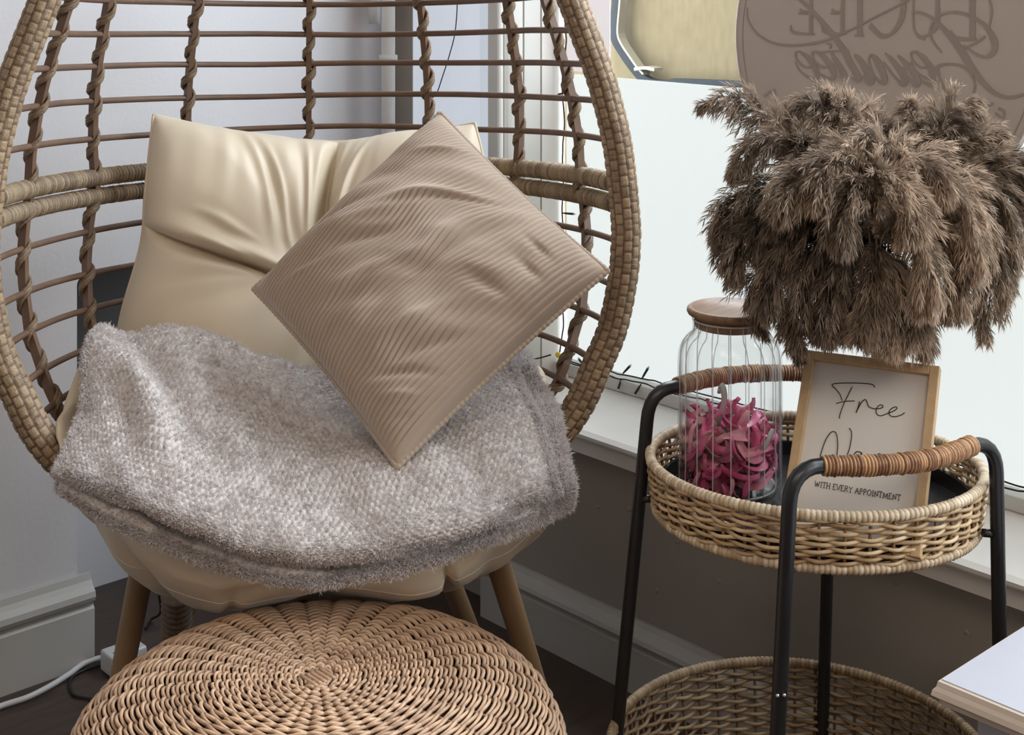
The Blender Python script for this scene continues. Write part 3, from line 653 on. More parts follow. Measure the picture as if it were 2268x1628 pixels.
def layer(rows, nm, th, nst, seed, nu=440, nv=300, lf=1., bf=.28):
    G = np.array([[at(*p) for p in r] for r in rows])
    S = gridsurf(G, nu, nv); N = gnormals(S)
    if N[nv//2, nu//2][2] < 0: N = -N
    s = np.linspace(-1, 1, nu)[None]*np.ones((nv, 1)); t = np.linspace(-1, 1, nv)[:, None]*np.ones((1, nu))
    e = ((1-np.abs(s)**24)*(1-np.abs(t)**20)).clip(0)**.5
    keep_thr = .25
    wob = vn(np.stack([s.ravel()*3, t.ravel()*3, np.zeros(s.size)], -1), seed).reshape(s.shape)*.007
    # soft cross folds
    wob += -.020*np.exp(-((s+.42+.50*(t-.1))/.13)**2)*np.clip((t+.35)*2, 0, 1)+.014*np.exp(-((s+.68+.50*(t-.1))/.13)**2)*np.clip((t+.3)*2, 0, 1)
    wob += .005*vn(np.stack([s.ravel()*8+t.ravel()*2, t.ravel()*2.2, np.zeros(s.size)], -1), seed+5).reshape(s.shape)
    S = S+N*wob[..., None]
    # knitted dimples in staggered rows
    ws1 = .35*vn(np.stack([s.ravel()*5, t.ravel()*5, np.zeros(s.size)], -1), seed+9).reshape(s.shape)
    gu, gv = s*40+ws1*2, t*26+ws1
    sh = np.floor(gv) % 2
    cu0 = np.abs(np.sin((gu+sh*.5)*PI)); cv0 = np.abs(np.sin(gv*PI)); dim = 2*(np.minimum(cu0**.5, cv0**.45))-1
    h = th*e+(.0021 if lf == 1 else .0006)*(dim-.6)*e+.0009*vn(np.stack([s.ravel()*60, t.ravel()*55, np.zeros(s.size)], -1), seed+2).reshape(s.shape)
    Vf = S+N*h[..., None]; Vb = S-N*(th*.5*e)[..., None]
    V, Q = two_sided(Vf, Vb, 4)
    mesh(nm, V, Q, None, M['fleece'], bl)
    # pile: short curved tufts
    rg = np.random.default_rng(seed)
    nclump = nst//7
    cu_ = rg.random(nclump)*(nu-1.01); cv_ = rg.random(nclump)*(nv-1.01)
    # more along the borders
    m = int(nclump*bf); side = rg.integers(0, 4, m); side = np.where((lf > 1) & (side == 3), 0, side)
    cv_[:m] = np.where(side < 2, rg.random(m)**(1.6 if lf == 1 else 1.1)*(7 if lf == 1 else 17), cv_[:m]); cu_[:m] = np.where(side == 2, nu-1.5-rg.random(m)*5, np.where(side == 3, rg.random(m)*5, cu_[:m]))
    iu = cu_.astype(int); iv = cv_.astype(int)
    kp = (dim[iv, iu] > keep_thr) | (rg.random(nclump) < (.12 if lf == 1 else .9)); cu_, cv_, iu, iv = cu_[kp], cv_[kp], iu[kp], iv[kp]
    base = Vf[iv, iu]+(Vf[iv, iu+1]-Vf[iv, iu])*(cu_-iu)[:, None]+(Vf[iv+1, iu]-Vf[iv, iu])*(cv_-iv)[:, None]
    nr = N[iv, iu].copy()
    out = np.zeros_like(nr); eb = .9
    fr_ = np.clip((5-cv_)/5, 0, 1)[:, None]; dvv = -(S[1, iu]-S[0, iu]); dvv /= np.linalg.norm(dvv, axis=1, keepdims=True)
    out += dvv*fr_*eb
    fr_ = np.clip((cu_-(nu-6))/5, 0, 1)[:, None]; duu = S[iv, -1]-S[iv, -3]; duu /= np.linalg.norm(duu, axis=1, keepdims=True); out += duu*fr_*eb
    fr_ = np.clip((5-cu_)/5, 0, 1)[:, None]; duu = S[iv, 0]-S[iv, 2]; duu /= np.linalg.norm(duu, axis=1, keepdims=True); out += duu*fr_*eb
    lean = np.stack([vn(base*45+9*k, seed+k) for k in range(3)], -1)*.9
    cd = nr*.65+out+lean*.8; 
    dimc = dim[iv, iu]
    eg_ = np.clip(1-np.minimum(np.minimum(cu_, nu-1-cu_), np.minimum(cv_, (nv-1-cv_)))/9, 0, 1)
    base = np.repeat(base, 7, 0); cd = np.repeat(cd, 7, 0); nr = np.repeat(nr, 7, 0); dm = np.repeat(dimc, 7)
    n = len(base); base = base+rg.normal(0, .0011, (n, 3))
    d = cd+rg.normal(0, .40, (n, 3)); d /= np.linalg.norm(d, axis=1, keepdims=True)
    L_ = (.0019+.0014*rg.random(n)+.0007*dm+.0020*np.repeat(eg_, 7))[:, None]*lf; sd = np.cross(d, rg.normal(0, 1, (n, 3))); sd /= np.linalg.norm(sd, axis=1, keepdims=True)
    wdt = (.00040+.0003*rg.random(n))[:, None]; mid = base+d*L_*.6; tip = mid+(d*.7+rg.normal(0, .55, (n, 3)))*L_*.45
    V = np.stack([base, mid+sd*wdt, tip, mid-sd*wdt], 1).reshape(-1, 3); k = np.arange(n)[:, None]*4
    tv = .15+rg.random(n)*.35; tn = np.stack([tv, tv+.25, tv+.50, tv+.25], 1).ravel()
    o = mesh('pile', V, k+np.array([[0, 1, 2, 3]]), None, M['pile'], bl, tone=tn); tag(o, kind='stuff')
    return S, N
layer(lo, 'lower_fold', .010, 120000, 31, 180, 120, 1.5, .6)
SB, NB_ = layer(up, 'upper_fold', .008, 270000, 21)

# ------------------------------------------------------------------ corduroy pillow
Tc, Rc, Bc, Lc = at(975, 250, 1.90), at(1346, 600, 1.72), at(880, 1036, 1.595), at(562, 640, 1.80)
nsr, ribs, per = 210, 50, 8; ntt = ribs*per+1
s = np.linspace(-1, 1, nsr)[None]*np.ones((ntt, 1)); t = np.linspace(-1, 1, ntt)[:, None]*np.ones((1, nsr))
def bil(s, t):   # s along ribs (L->T at t=1 / B->R at t=-1)
    a = (s+1)/2; b = (t+1)/2
    return ((1-a)*(1-b))[..., None]*Bc+(a*(1-b))[..., None]*Rc+(a*b)[..., None]*Tc+((1-a)*b)[..., None]*Lc
pin = .030
s2 = s*(1-pin*(1-t**2)*0-.045*(1-t**2)*np.abs(s)**3*0); 
s2 = s*(1-.035*(1-t*t)); t2 = t*(1-.030*(1-s*s))
P0 = bil(s2, t2)
nrm = np.cross(Tc-Bc, Lc-Rc); nrm /= np.linalg.norm(nrm)
if nrm@np.array([LK[0], LK[1], 0]) > 0: nrm = -nrm
e = ((1-np.abs(s)**2.6)*(1-np.abs(t)**2.6)).clip(0)
h = .072*e**.52
pn = lambda a, b, c, sd: vn(np.stack([a.ravel(), b.ravel(), np.full(a.size, float(c))], -1), sd).reshape(a.shape)
wr = .005*pn((s-t)*1.1, (s+t)*2.8, 0, 11)+.0030*pn((s-t)*2.5, (s+t)*6, 1, 12)
for (s0, t0, an, ln, wd, am) in ((.35, .30, -.72, .40, .045, .009), (.42, .18, -.72, .40, .04, -.006), (.05, .45, -.62, .35, .05, .007), (-.15, .35, -.5, .35, .045, -.006), (.0, -.05, -.12, .55, .06, .008), (.05, -.2, -.10, .55, .05, -.006),
                                 (-.45, .15, -.3, .35, .05, .007), (-.35, -.45, -.35, .35, .05, .007), (-.42, -.62, -.45, .30, .04, -.006), (-.62, -.62, -.78, .22, .030, -.006), (-.72, -.72, -.78, .18, .028, .005), (-.80, -.82, -.78, .14, .025, -.004),
                                 (.55, -.70, -1.5, .13, .040, -.006), (.72, -.62, -1.5, .12, .035, -.006), (.25, -.62, -1.3, .16, .05, -.005), (-.70, .60, -.6, .2, .03, .005), (-.2, .78, -.4, .25, .03, -.005), (.75, .55, -.75, .2, .03, .005)):
    u_ = (s-s0)*math.cos(an)+(t-t0)*math.sin(an); v_ = -(s-s0)*math.sin(an)+(t-t0)*math.cos(an)+.18*(s-s0)**2
    wr += am*np.exp(-(u_/ln)**2-(v_/wd)**2)
h = h+wr*np.clip(e*2, 0, 1)
rib = np.abs(np.sin(PI*(t+1)/2*ribs))**.5
h = h+.0034*rib*np.clip(e*12, 0, 1)
# let the ribs meander within the cloth
Pw = P0+((Lc-Bc)/np.linalg.norm(Lc-Bc))*(.010*pn(s*2.5, t*2.0, 5, 15)*np.clip(e*1.5, 0, 1))[..., None]
Vf = Pw+nrm*h[..., None]; Vb = P0-nrm*(.055*e**.5+.0021*rib*np.clip(e*12, 0, 1))[..., None]
V, Q = two_sided(Vf, Vb, 3)
pil = empty('corduroy_pillow', Bc, 'square beige corduroy pillow standing on one corner in the egg chair', 'pillow')
mesh('cover', V, Q, None, M['cord'], pil)
rim_i = np.concatenate([P0[0, :], P0[1:, -1], P0[-1, -2::-1], P0[-2:0:-1, 0]])
rim_i = resample(rim_i, 900, closed=True); i = np.arange(900)
mesh('seam_edge', *tube(rim_i, .0036*(1+.10*np.sin(i*1.4)), 8, True)[:2], mat=M['cord'], parent=pil)

# ------------------------------------------------------------------ woven stool
sx, sz = (705-1134)/F*1.42, 1.42; so = C(sx, sz, 0)
st = empty('rattan_stool', so, 'round woven rattan stool in the foreground in front of the egg chair', 'stool')
prof = [(.004, .403), (.05, .4045), (.10, .4045), (.15, .402), (.19, .395), (.222, .379), (.240, .356), (.247, .325), (.245, .28), (.238, .20), (.232, .12), (.228, .03)]
pf = resample(spline(prof, 400), step=.0047); Tn = np.gradient(pf, axis=0); Tn /= np.linalg.norm(Tn, axis=1, keepdims=True); Nn = np.stack([-Tn[:, 1], Tn[:, 0]], -1); Nn *= np.sign(Nn[:, 1:2]+Nn[:, :1]*1.0+1e-9)
nsp = 36; ws_ = []
rg = np.random.default_rng(5)
for i_, ((r, z), (nr_, nz_)) in enumerate(zip(pf, Nn)):
    spk = nsp if r > .05 else (nsp//2 if r > .02 else 8)
    n = max(24, spk*6); th = np.linspace(0, 2*PI, n, endpoint=False)
    ph0 = .25*math.sin(i_*.05)
    bulge = np.abs(np.sin(spk*th/2))**.75
    und = np.cos(spk*th/2*1.0+PI*(i_ % 2))  # over / under alternate spokes
    off = .0030*bulge+.0014*und
    jit = .0006*np.interp(th, np.linspace(0, 2*PI, 24), np.r_[rg.normal(0, 1, 23), 0])
    R_ = r+nr_*off+jit+.0028*(bulge-.5)*(0 if r < .02 else 1)*Tn[i_, 0]; Z_ = z+nz_*off+.0028*(bulge-.5)*Tn[i_, 1]
    P = np.stack([so[0]+R_*np.cos(th), so[1]+R_*np.sin(th), Z_], -1)
    tone = np.clip(.45+.35*rg.random()+.25*np.interp(th, np.linspace(0, 2*PI, 12), rg.random(12))-.32*(1-bulge)**2, 0, 1)
    ws_.append(tube(P, .0018+.0003*rg.random(), 5, True, tone=tone))
V, Q, T, tn = join(ws_); tag(mesh('woven_top', V, Q, T, M['stool'], st, tone=tn), kind='stuff')
pr = spline(prof, 50)
for k in range(nsp):
    a = 2*PI*k/nsp; P = np.array([so+np.array([(r-.0022)*math.cos(a), (r-.0022)*math.sin(a), z-.0022]) for r, z in pr[(0 if k % 2 else 6):]])
    mesh('spoke', *tube(P, .0028, 5)[:3], mat=M['stool'], parent=st)
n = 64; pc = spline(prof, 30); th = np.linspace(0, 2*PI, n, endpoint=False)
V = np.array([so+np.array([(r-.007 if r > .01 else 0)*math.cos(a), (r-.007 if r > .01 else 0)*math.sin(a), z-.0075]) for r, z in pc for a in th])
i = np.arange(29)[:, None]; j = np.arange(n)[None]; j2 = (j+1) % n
mesh('shade_shell', V, np.stack([i*n+j, i*n+j2, (i+1)*n+j2, (i+1)*n+j], -1).reshape(-1, 4), None, M['stoolshade'], st)  # dark shell added to stand in for shade behind the weave
knot = [tube(np.array([so+np.array([x*.006+d[0], (y-.5)*.026, .4075]) for y in np.linspace(0, 1, 8)]), .0022, 6, tone=.6) for x in (-1.8, -.9, 0, .9, 1.8) for d in ((0, 0),)]
V, Q, T, tn = join(knot); mesh('centre_knot', V, Q, T, M['stool'], st, tone=tn)
hoop = np.array([so+np.array([.233*math.cos(a), .233*math.sin(a), .012]) for a in np.linspace(0, 2*PI, 80, endpoint=False)])
V, Q, T, tn = coil(hoop, .011, .006, closed=True); mesh('foot_rim', V, Q, T, M['stool'], st, tone=tn)

# ------------------------------------------------------------------ round trolley
TC = np.array([.342, 1.613]); RA = .1845; KB = .88; tdir = math.radians(-10)
ex = np.array([math.cos(tdir), math.sin(tdir)]); ey = np.array([-math.sin(tdir), math.cos(tdir)])
ZRIM, ZFL = .556, .512
tro = empty('round_trolley', C(TC[0], TC[1], 0), 'two tier black metal trolley with round wicker baskets and cane wrapped handles by the window', 'trolley')
def ell(c, ra, rb, th, z, off=0):
    p = c+ex*(ra+off)*math.cos(th)+ey*(rb+off)*math.sin(th); return C(p[0], p[1], z)
def basket(nm, c, ra, rb, z0, z1, nst, nrow, rs, m_w, m_r, flare=0, seed=0, rimr=.0062):
    rg = np.random.default_rng(seed); b = mesh(nm, *coil(np.array([ell(c, ra, rb, t, z1) for t in np.linspace(0, 2*PI, 140, endpoint=False)]), rimr, .0056, closed=True, seed=seed, sides=10, tlo=.3, thi=1)[:2], mat=m_r, parent=tro,
             tone=coil(np.array([ell(c, ra, rb, t, z1) for t in np.linspace(0, 2*PI, 140, endpoint=False)]), rimr, .0056, closed=True, seed=seed, sides=10, tlo=.3, thi=1)[3])
    V, Q, T, tn = coil(np.array([ell(c, ra-flare, rb-flare, t, z0) for t in np.linspace(0, 2*PI, 140, endpoint=False)]), rimr*.95, .0056, closed=True, seed=seed+1, sides=10, tlo=.1, thi=.8)
    mesh('lower_rim', V, Q, T, m_r, b, tone=tn)
    rows = []
    n = nst*8; th = np.linspace(0, 2*PI, n, endpoint=False)
    for k in range(nrow):
        f = (k+.5)/nrow; z = z0+rimr*.6+(z1-z0-rimr*1.3)*f; fl_ = flare*(1-f)
        o_ = .0036*np.cos(nst*th/2+PI*(k % 2)); jz = .0011*np.interp(th, np.linspace(0, 2*PI, 40), np.r_[rg.normal(0, 1, 39), 0])
        zz2 = z+jz+.0008*np.sin(nst*th/2+k)
        P = np.array([ell(c, ra-fl_, rb-fl_, t, zz_, off) for t, zz_, off in zip(th, zz2, o_)])
        tone = np.clip(.2+.55*rg.random()+.35*np.interp(th, np.linspace(0, 2*PI, 18), rg.random(18))-.10, 0, 1)
        rows.append(tube(P, rs, 6, True, tone=tone))
    V, Q, T, tn = join(rows); tag(mesh('woven_side', V, Q, T, m_w, b, tone=tn), kind='stuff')
    for k in range(nst):
        t = 2*PI*k/nst; P = np.array([ell(c, ra-flare*(1-f), rb-flare*(1-f), t, z0+(z1-z0)*f) for f in (0, .33, .66, 1)])
        mesh('stake', *tube(P, .0019, 5)[:3], mat=m_w, parent=b)
    return b
b1 = basket('tray_basket', TC, RA, RA*KB, .500, ZRIM, 44, 12, .0022, M['wicker'], M['wicker2'], .006, 11)
TL_ = np.array([.323, 1.601])
b2 = basket('storage_basket', TL_, .2120, .2120, .075, .231, 52, 27, .0023, M['lowwicker'], M['lowwicker'], .020, 41, .0060)
def disc(c, ra, rb, z, th_, m, nm, parent, lip=0):
    n = 72; th = np.linspace(0, 2*PI, n, endpoint=False)
    rings = [[ell(c, ra*k, rb*k, t, zz_) for t in th] for k, zz_ in ((1, z-th_), (1, z+lip), (.975, z+lip), (.965, z), (.01, z))]
    V = np.array(rings).reshape(-1, 3); i = np.arange(4)[:, None]; j = np.arange(n)[None]; j2 = (j+1) % n
    return mesh(nm, V, np.stack([i*n+j, i*n+j2, (i+1)*n+j2, (i+1)*n+j], -1).reshape(-1, 4), None, m, parent, smooth=False)
disc(TC, RA-.009, RA*KB-.009, ZFL, .006, M['tray'], 'tray_plate', tro, .016)
disc(TL_, .188, .188, .082, .006, M['lowwicker'], 'basket_floor', b2)
# frames
def frame(pa, pb, base_a, base_b, nm='leg_frame'):
    """pa,pb handle ends; base_* floor points"""
    def leg_top(base, p, other):
        d = (other-p); d[2] = 0; d /= np.linalg.norm(d); return p, d
    pts = []
    a0, a1, b1_, b0 = base_a, pa, pb, base_b
    da = (a1-a0)/np.linalg.norm(a1-a0); db = (b1_-b0)/np.linalg.norm(b1_-b0); h_ = (b1_-a1)/np.linalg.norm(b1_-a1)
    ow = np.array([-h_[1], h_[0], 0]); ow *= np.sign(ow@((a1+b1_)/2-C(TC[0], TC[1], a1[2])))
    r = .034; P = [a0]
    P += list(resample([a0, a1-da*r], 10)[1:])
    for t in np.linspace(.1, .9, 9): P.append((1-t)**2*(a1-da*r)+2*t*(1-t)*a1+t*t*(a1+h_*r))
    hh_ = resample([a1+h_*r, b1_-h_*r], 12); hh_ = hh_+ow*.024*np.sin(np.linspace(0, PI, 12))[:, None]; P += list(hh_)
    for t in np.linspace(.1, .9, 9): P.append((1-t)**2*(b1_-h_*r)+2*t*(1-t)*b1_+t*t*(b1_-db*r))
    P += list(resample([b1_-db*r, b0], 10))
    P = np.array(P); ob = mesh(nm, *tube(resample(P, 160), .0077, 14)[:3], mat=M['black'], parent=tro)
    H = resample([a1+h_*(r+.004), b1_-h_*(r+.004)], 40); H = H+ow*.024*np.sin(np.linspace(.05, PI-.05, 40))[:, None]
    V, Q, T, tn = coil(H, .0108, .0037, sides=14, amp=.13, seed=int(abs(pa[0])*1000), tlo=.1, thi=.95, per=5, jit=.5)
    hd = mesh('handle_wrap', V, Q, T, M['handle'], tro, tone=tn)
    for q, sg_ in ((H[0], 1), (H[-1], -1)):
        pass
    for q in (a0, b0):
        mesh('rubber_foot', *tube(np.array([q+np.array([0, 0, .0]), q+np.array([0, 0, .014])]), .0105, 12)[:3], mat=M['rubber'], parent=ob)
    return ob
def floorpt(top, px, py, Z):
    q = at(px, py, Z); d = q-top; return top+d*(top[2]/(top[2]-q[2]))
pf_ = at(1752, 1040, 1.395); pr_ = at(2206, 978, 1.530)
frame(pf_, pr_, floorpt(pf_, 1722, 1628, 1.392), floorpt(pr_, 2214, 1430, 1.535))
pl_ = at(1440, 862, 1.656); pb_ = at(1846, 822, 1.778)
frame(pl_, pb_, floorpt(pl_, 1366, 1628, 1.665), floorpt(pb_, 1826, 1475, 1.79))
# brackets from legs to tray
def seg(nm, a, b, r, parent, m=M['black'], sides=10): return mesh(nm, *tube(np.array([a, (a+b)/2, b]), r, sides)[:3], mat=m, parent=parent)
for (px, py, Z, inner) in ((2196, 1182, 1.53, (2176, 1180, 1.53)), (1738, 1270, 1.395, (1752, 1262, 1.43)), (1416, 1105, 1.657, (1445, 1105, 1.65)), (1834, 1100, 1.785, (1834, 1110, 1.76))):
    seg('bracket', at(px, py, Z), at(*inner), .0045, tro)
for (px, py, Z) in ((1722, 1541, 1.385), (1737, 1540, 1.386)):
    seg('screw', at(px, py, Z), at(px, py, Z-.004), .0018, tro, M['screw'], 8)
c = at(1820, 1592, 1.795)
mesh('fixing_plate', *obox(c, np.array([RT[0], RT[1], 0]), np.array([LK[0], LK[1], 0]), np.array([0, 0, 1.]), .009, .002, .009), mat=M['tray'], parent=b2, smooth=False)
seg('screw', c, c-np.array([LK[0], LK[1], 0])*.006, .005, b2, M['black'], 12)

# ------------------------------------------------------------------ ribbed glass jar with wooden lid
jc2 = np.array([.2535, 1.655]); jc = C(jc2[0], jc2[1], 0)
jar = empty('glass_jar', (jc[0], jc[1], ZFL), 'tall ribbed clear glass jar with a round wooden lid on the trolley tray', 'jar')
jr = .0605; zt_ = ZFL+.178
jp = [(.001, .003), (jr*.80, .002), (jr*.93, .005), (jr*.985, .013), (jr, .026), (jr, .06), (jr, .11), (jr*.995, .148), (jr*.95, .163), (jr*.86, .172), (jr*.76, .177), (jr*.72, .182), (jr*.715, .196)]
pp = spline(jp, 90); n = 216; th = np.linspace(0, 2*PI, n, endpoint=False); nf = 18
def jarsurf(inset, zoff):
    V = []
    for r, z in pp:
        am = .0016*np.clip((z-.008)/.02, 0, 1)*np.clip((.200-z)/.01, 0, 1)
        rr = np.maximum(r-inset-am*(1-np.abs(np.sin(nf*th/2))**.55), .0005)
        V.append(np.stack([jc[0]+rr*np.cos(th), jc[1]+rr*np.sin(th), np.full(n, ZFL+z+zoff)], -1))
    return np.concatenate(V)
i = np.arange(len(pp)-1)[:, None]; j = np.arange(n)[None]; j2 = (j+1) % n
Qj = np.stack([i*n+j, i*n+j2, (i+1)*n+j2, (i+1)*n+j], -1).reshape(-1, 4)
mesh('glass_body', jarsurf(0, 0), Qj, None, M['jar'], jar)
mesh('glass_inner', jarsurf(.0022, .0022), Qj[:, ::-1], None, M['jar'], jar)
for kf in range(nf):
    a = 2*PI*kf/nf; P = np.array([(jc[0]+max(r-.0002-.0016*float(np.clip((z-.008)/.02, 0, 1)), .001)*math.cos(a), jc[1]+max(r-.0002-.0016*float(np.clip((z-.008)/.02, 0, 1)), .001)*math.sin(a), ZFL+z) for r, z in pp[14:]])
    mesh('rib_glint', *tube(P, .00075, 5)[:3], mat=M['jarglint'], parent=jar)  # pale line along each rib, standing in for its glint
for zr_, rr_ in ((.0035, jr*.86), (.195, jr*.715)):
    P = np.array([(jc[0]+rr_*math.cos(a), jc[1]+rr_*math.sin(a), ZFL+zr_) for a in np.linspace(0, 2*PI, 80, endpoint=False)])
    mesh('glass_edge', *tube(P, .0011, 6, True)[:2], mat=M['jarglint'], parent=jar)
def lathe(prof, c, n=64):
    th = np.linspace(0, 2*PI, n, endpoint=False); V = np.array([(c[0]+r*math.cos(t), c[1]+r*math.sin(t), z) for r, z in prof for t in th])
    i = np.arange(len(prof)-1)[:, None]; j = np.arange(n)[None]; j2 = (j+1) % n
    return V, np.stack([i*n+j, i*n+j2, (i+1)*n+j2, (i+1)*n+j], -1).reshape(-1, 4)
z0 = ZFL+.198
lid = mesh('lid', *lathe([(.0005, z0-.012), (.040, z0-.012), (.041, z0-.010), (.041, z0+.001), (.045, z0+.001), (.0485, z0+.003), (.050, z0+.006), (.0495, z0+.009), (.047, z0+.0108), (.044, z0+.0108), (.041, z0+.0085), (.0005, z0+.0083)], jc), mat=M['lid'], parent=jar)
# heap of pink ribbons inside, each one its own thing
rg = np.random.default_rng(12)
def one_ribbon(c, R, axis, sweep, wd, m, wavy):
    axis = axis/np.linalg.norm(axis); u = np.cross(axis, [0.3, .2, 1]); u /= np.linalg.norm(u); v = np.cross(axis, u)
    a = np.linspace(0, sweep, 22)
    P = c+(u*np.cos(a)[:, None]+v*np.sin(a)[:, None])*R*(1+.25*np.sin(a*wavy))[:, None]+axis*(R*.5*np.sin(a*.7))[:, None]
    d = P[:, :2]-jc[:2]; rr = np.linalg.norm(d, axis=1); lim = jr-.0062; sc_ = np.where(rr > lim, lim/rr, 1); P[:, :2] = jc[:2]+d*sc_[:, None]
    P[:, 2] = np.clip(P[:, 2], ZFL+.006, ZFL+.125)
    T_, N_, B_ = frames(P, False); tw = np.linspace(0, rg.uniform(-2, 2), 22)[:, None]; Wd = N_*np.cos(tw)+B_*np.sin(tw); Nr = np.cross(T_, Wd)
    env = (wd/2*np.clip(np.sin(np.linspace(.12, PI-.12, 22))*2, .2, 1))[:, None]
    lay = [P+Wd*env*k+Nr*(.0035*(k*k-.4)) for k in np.linspace(-1, 1, 5)]
    V = np.stack(lay, 1).reshape(-1, 3); V2 = V+np.repeat(Nr, 5, 0)*.0008
    Q = np.concatenate([gridfaces(22, 5), gridfaces(22, 5, 110, True)])
    V = np.concatenate([V, V2])
    d = V[:, :2]-jc[:2]; rr = np.linalg.norm(d, axis=1); lim = jr-.0050; sc_ = np.where(rr > lim, lim/rr, 1); V[:, :2] = jc[:2]+d*sc_[:, None]
    V[:, 2] = np.maximum(V[:, 2], ZFL+.0065)
    o = mesh('ribbon_curl', V, Q, None, m, None)
    green = m.name.startswith('pearly')
    tag(o, 'pearly green and pink ribbon curl inside the ribbed glass jar' if green else ('pale pink ribbon curl in the heap inside the glass jar' if m.name.startswith('pale') else 'bright pink satin ribbon curl in the heap inside the glass jar'), 'ribbon',
        'green ribbon curls in the jar' if green else ('pale pink ribbon curls in the jar' if m.name.startswith('pale') else 'bright pink ribbon curls in the jar'))
for k in range(115):
    lev = rg.random()**.9; a = rg.random()*2*PI; rad = .046*math.sqrt(rg.random())
    c = np.array([jc[0]+rad*math.cos(a), jc[1]+rad*math.sin(a), ZFL+.012+.082*lev*(1-.25*(rad/.05)**2)])
    m = M['pink'] if k % 3 else M['pink2']
    if k % 13 == 6: m = M['green']
    one_ribbon(c, rg.uniform(.011, .022), rg.normal(0, 1, 3), rg.uniform(2.6, 5.2), rg.uniform(.009, .0135), m, rg.uniform(.5, 2.5))
for (dx, dz, an) in ((-.010, .112, 1.9), (.012, .114, 1.1)):
    c = np.array([jc[0], jc[1], 0])+np.array([RT[0]*dx, RT[1]*dx, ZFL+dz-.010])
    one_ribbon(c, .015, np.array([LK[0], LK[1], .2]), 2.2+an*.3, .009, M['pink'] if an > 1.5 else M['pink2'], 1.2)

# ------------------------------------------------------------------ framed print
BL = C(.2997*.95, 1.60*.95, ZFL+.001); BR = C(.4390*.95, 1.53*.95, ZFL+.001); TLf = C(.3522*.95, 1.704*.95, ZFL+.178*.95); TRf = C(.4917*.95, 1.634*.95, ZFL+.178*.95)
exf = (BR-BL); Wf = np.linalg.norm(exf); exf /= Wf; eyf = TLf-BL; Hf = np.linalg.norm(eyf); eyf /= Hf; nf_ = np.cross(exf, eyf); nf_ /= np.linalg.norm(nf_)
if nf_@np.array([LK[0], LK[1], 0]) > 0: nf_ = -nf_
ps = empty('framed_print', (BL+BR)/2, 'light oak frame with a white handwritten print leaning on the trolley tray', 'picture')
def fb(x0, x1, y0, y1, d0, d1): return obox(BL+exf*(x0+x1)/2+eyf*(y0+y1)/2+nf_*(d0+d1)/2, exf, eyf, nf_, (x1-x0)/2, (y1-y0)/2, abs(d1-d0)/2)
fw = .0105
for g in ((0, fw, 0, Hf), (Wf-fw, Wf, 0, Hf), (fw, Wf-fw, Hf-fw, Hf), (fw, Wf-fw, 0, fw)):
    bevel(mesh('frame_side', *fb(*g, -.013, .0), mat=M['oak'], parent=ps, smooth=False), .0008, 2)
sheet = mesh('print_sheet', *fb(fw*.7, Wf-fw*.7, fw*.7, Hf-fw*.7, -.009, -.0065), mat=M['paper'], parent=ps, smooth=False)
mesh('back_strut', *obox(BL+exf*Wf/2+eyf*Hf*.38-nf_*.032, exf, (eyf*.93-nf_*-.0), nf_, .018, Hf*.28, .0015), mat=M['oak'], parent=ps, smooth=False)
pp0 = BL-nf_*.0063
def onp(px, py):
    """pixel measured on the photograph -> point of the print's plane"""
    o_ = np.array([0, 0, HC]); d = at(px, py, 1.)-o_; t = ((pp0-o_)@nf_)/(d@nf_); return o_+d*t
def ink(nm, strokes, wd):
    ps_ = []
    for iq, q in enumerate(strokes):
        P = np.array([onp(x, y) for x, y in q])+nf_*.00002*iq; P = resample(spline(P, len(q)*8), max(6, len(q)*5)) if len(q) > 2 else resample(P, 4)
        ps_.append(ribbon(P, wd, .0003, nf_))
    V, Q, T, _ = join(ps_); return mesh(nm, V, Q, T, M['ink'], sheet, smooth=False)
k = 400/1628.
def z8(pts): return [(1720+x*k, 760+y*k) for x, y in pts]
ink('handwriting', [z8([(590, 520), (575, 470), (540, 420), (500, 380), (530, 365), (640, 360), (760, 362), (850, 370), (880, 385), (882, 402)]),
                    z8([(682, 396), (650, 460), (610, 540), (580, 620), (566, 668), (574, 680)]), z8([(537, 545), (620, 525), (705, 522)])], .0009)
ink('handwriting', [z8([(748, 525), (735, 580), (716, 632), (730, 600), (770, 530), (800, 510), (815, 530), (830, 570), (870, 590), (930, 590), (960, 575), (950, 558), (920, 565), (898, 600), (905, 640), (940, 655), (1000, 635), (1060, 610), (1085, 590), (1078, 575), (1045, 585), (1015, 615), (1022, 650), (1060, 664), (1120, 650), (1155, 628)])], .0010)
ink('handwriting', [z8([(430, 1020), (395, 1030), (405, 980), (440, 880), (485, 810), (515, 798), (540, 820), (552, 920), (548, 1025), (600, 1120)]), z8([(655, 766), (675, 800), (675, 860), (655, 960), (632, 1022), (600, 1120)])], .0010)
ink('handwriting', [z8([(760, 985), (720, 980), (690, 1020), (690, 1060), (740, 1055), (765, 985), (770, 1040)]), z8([(870, 1005), (880, 1060), (905, 1010), (935, 1000), (945, 1060)]), z8([(1080, 1010), (1045, 1000), (1025, 1040), (1060, 1070), (1090, 1030)])], .0010)
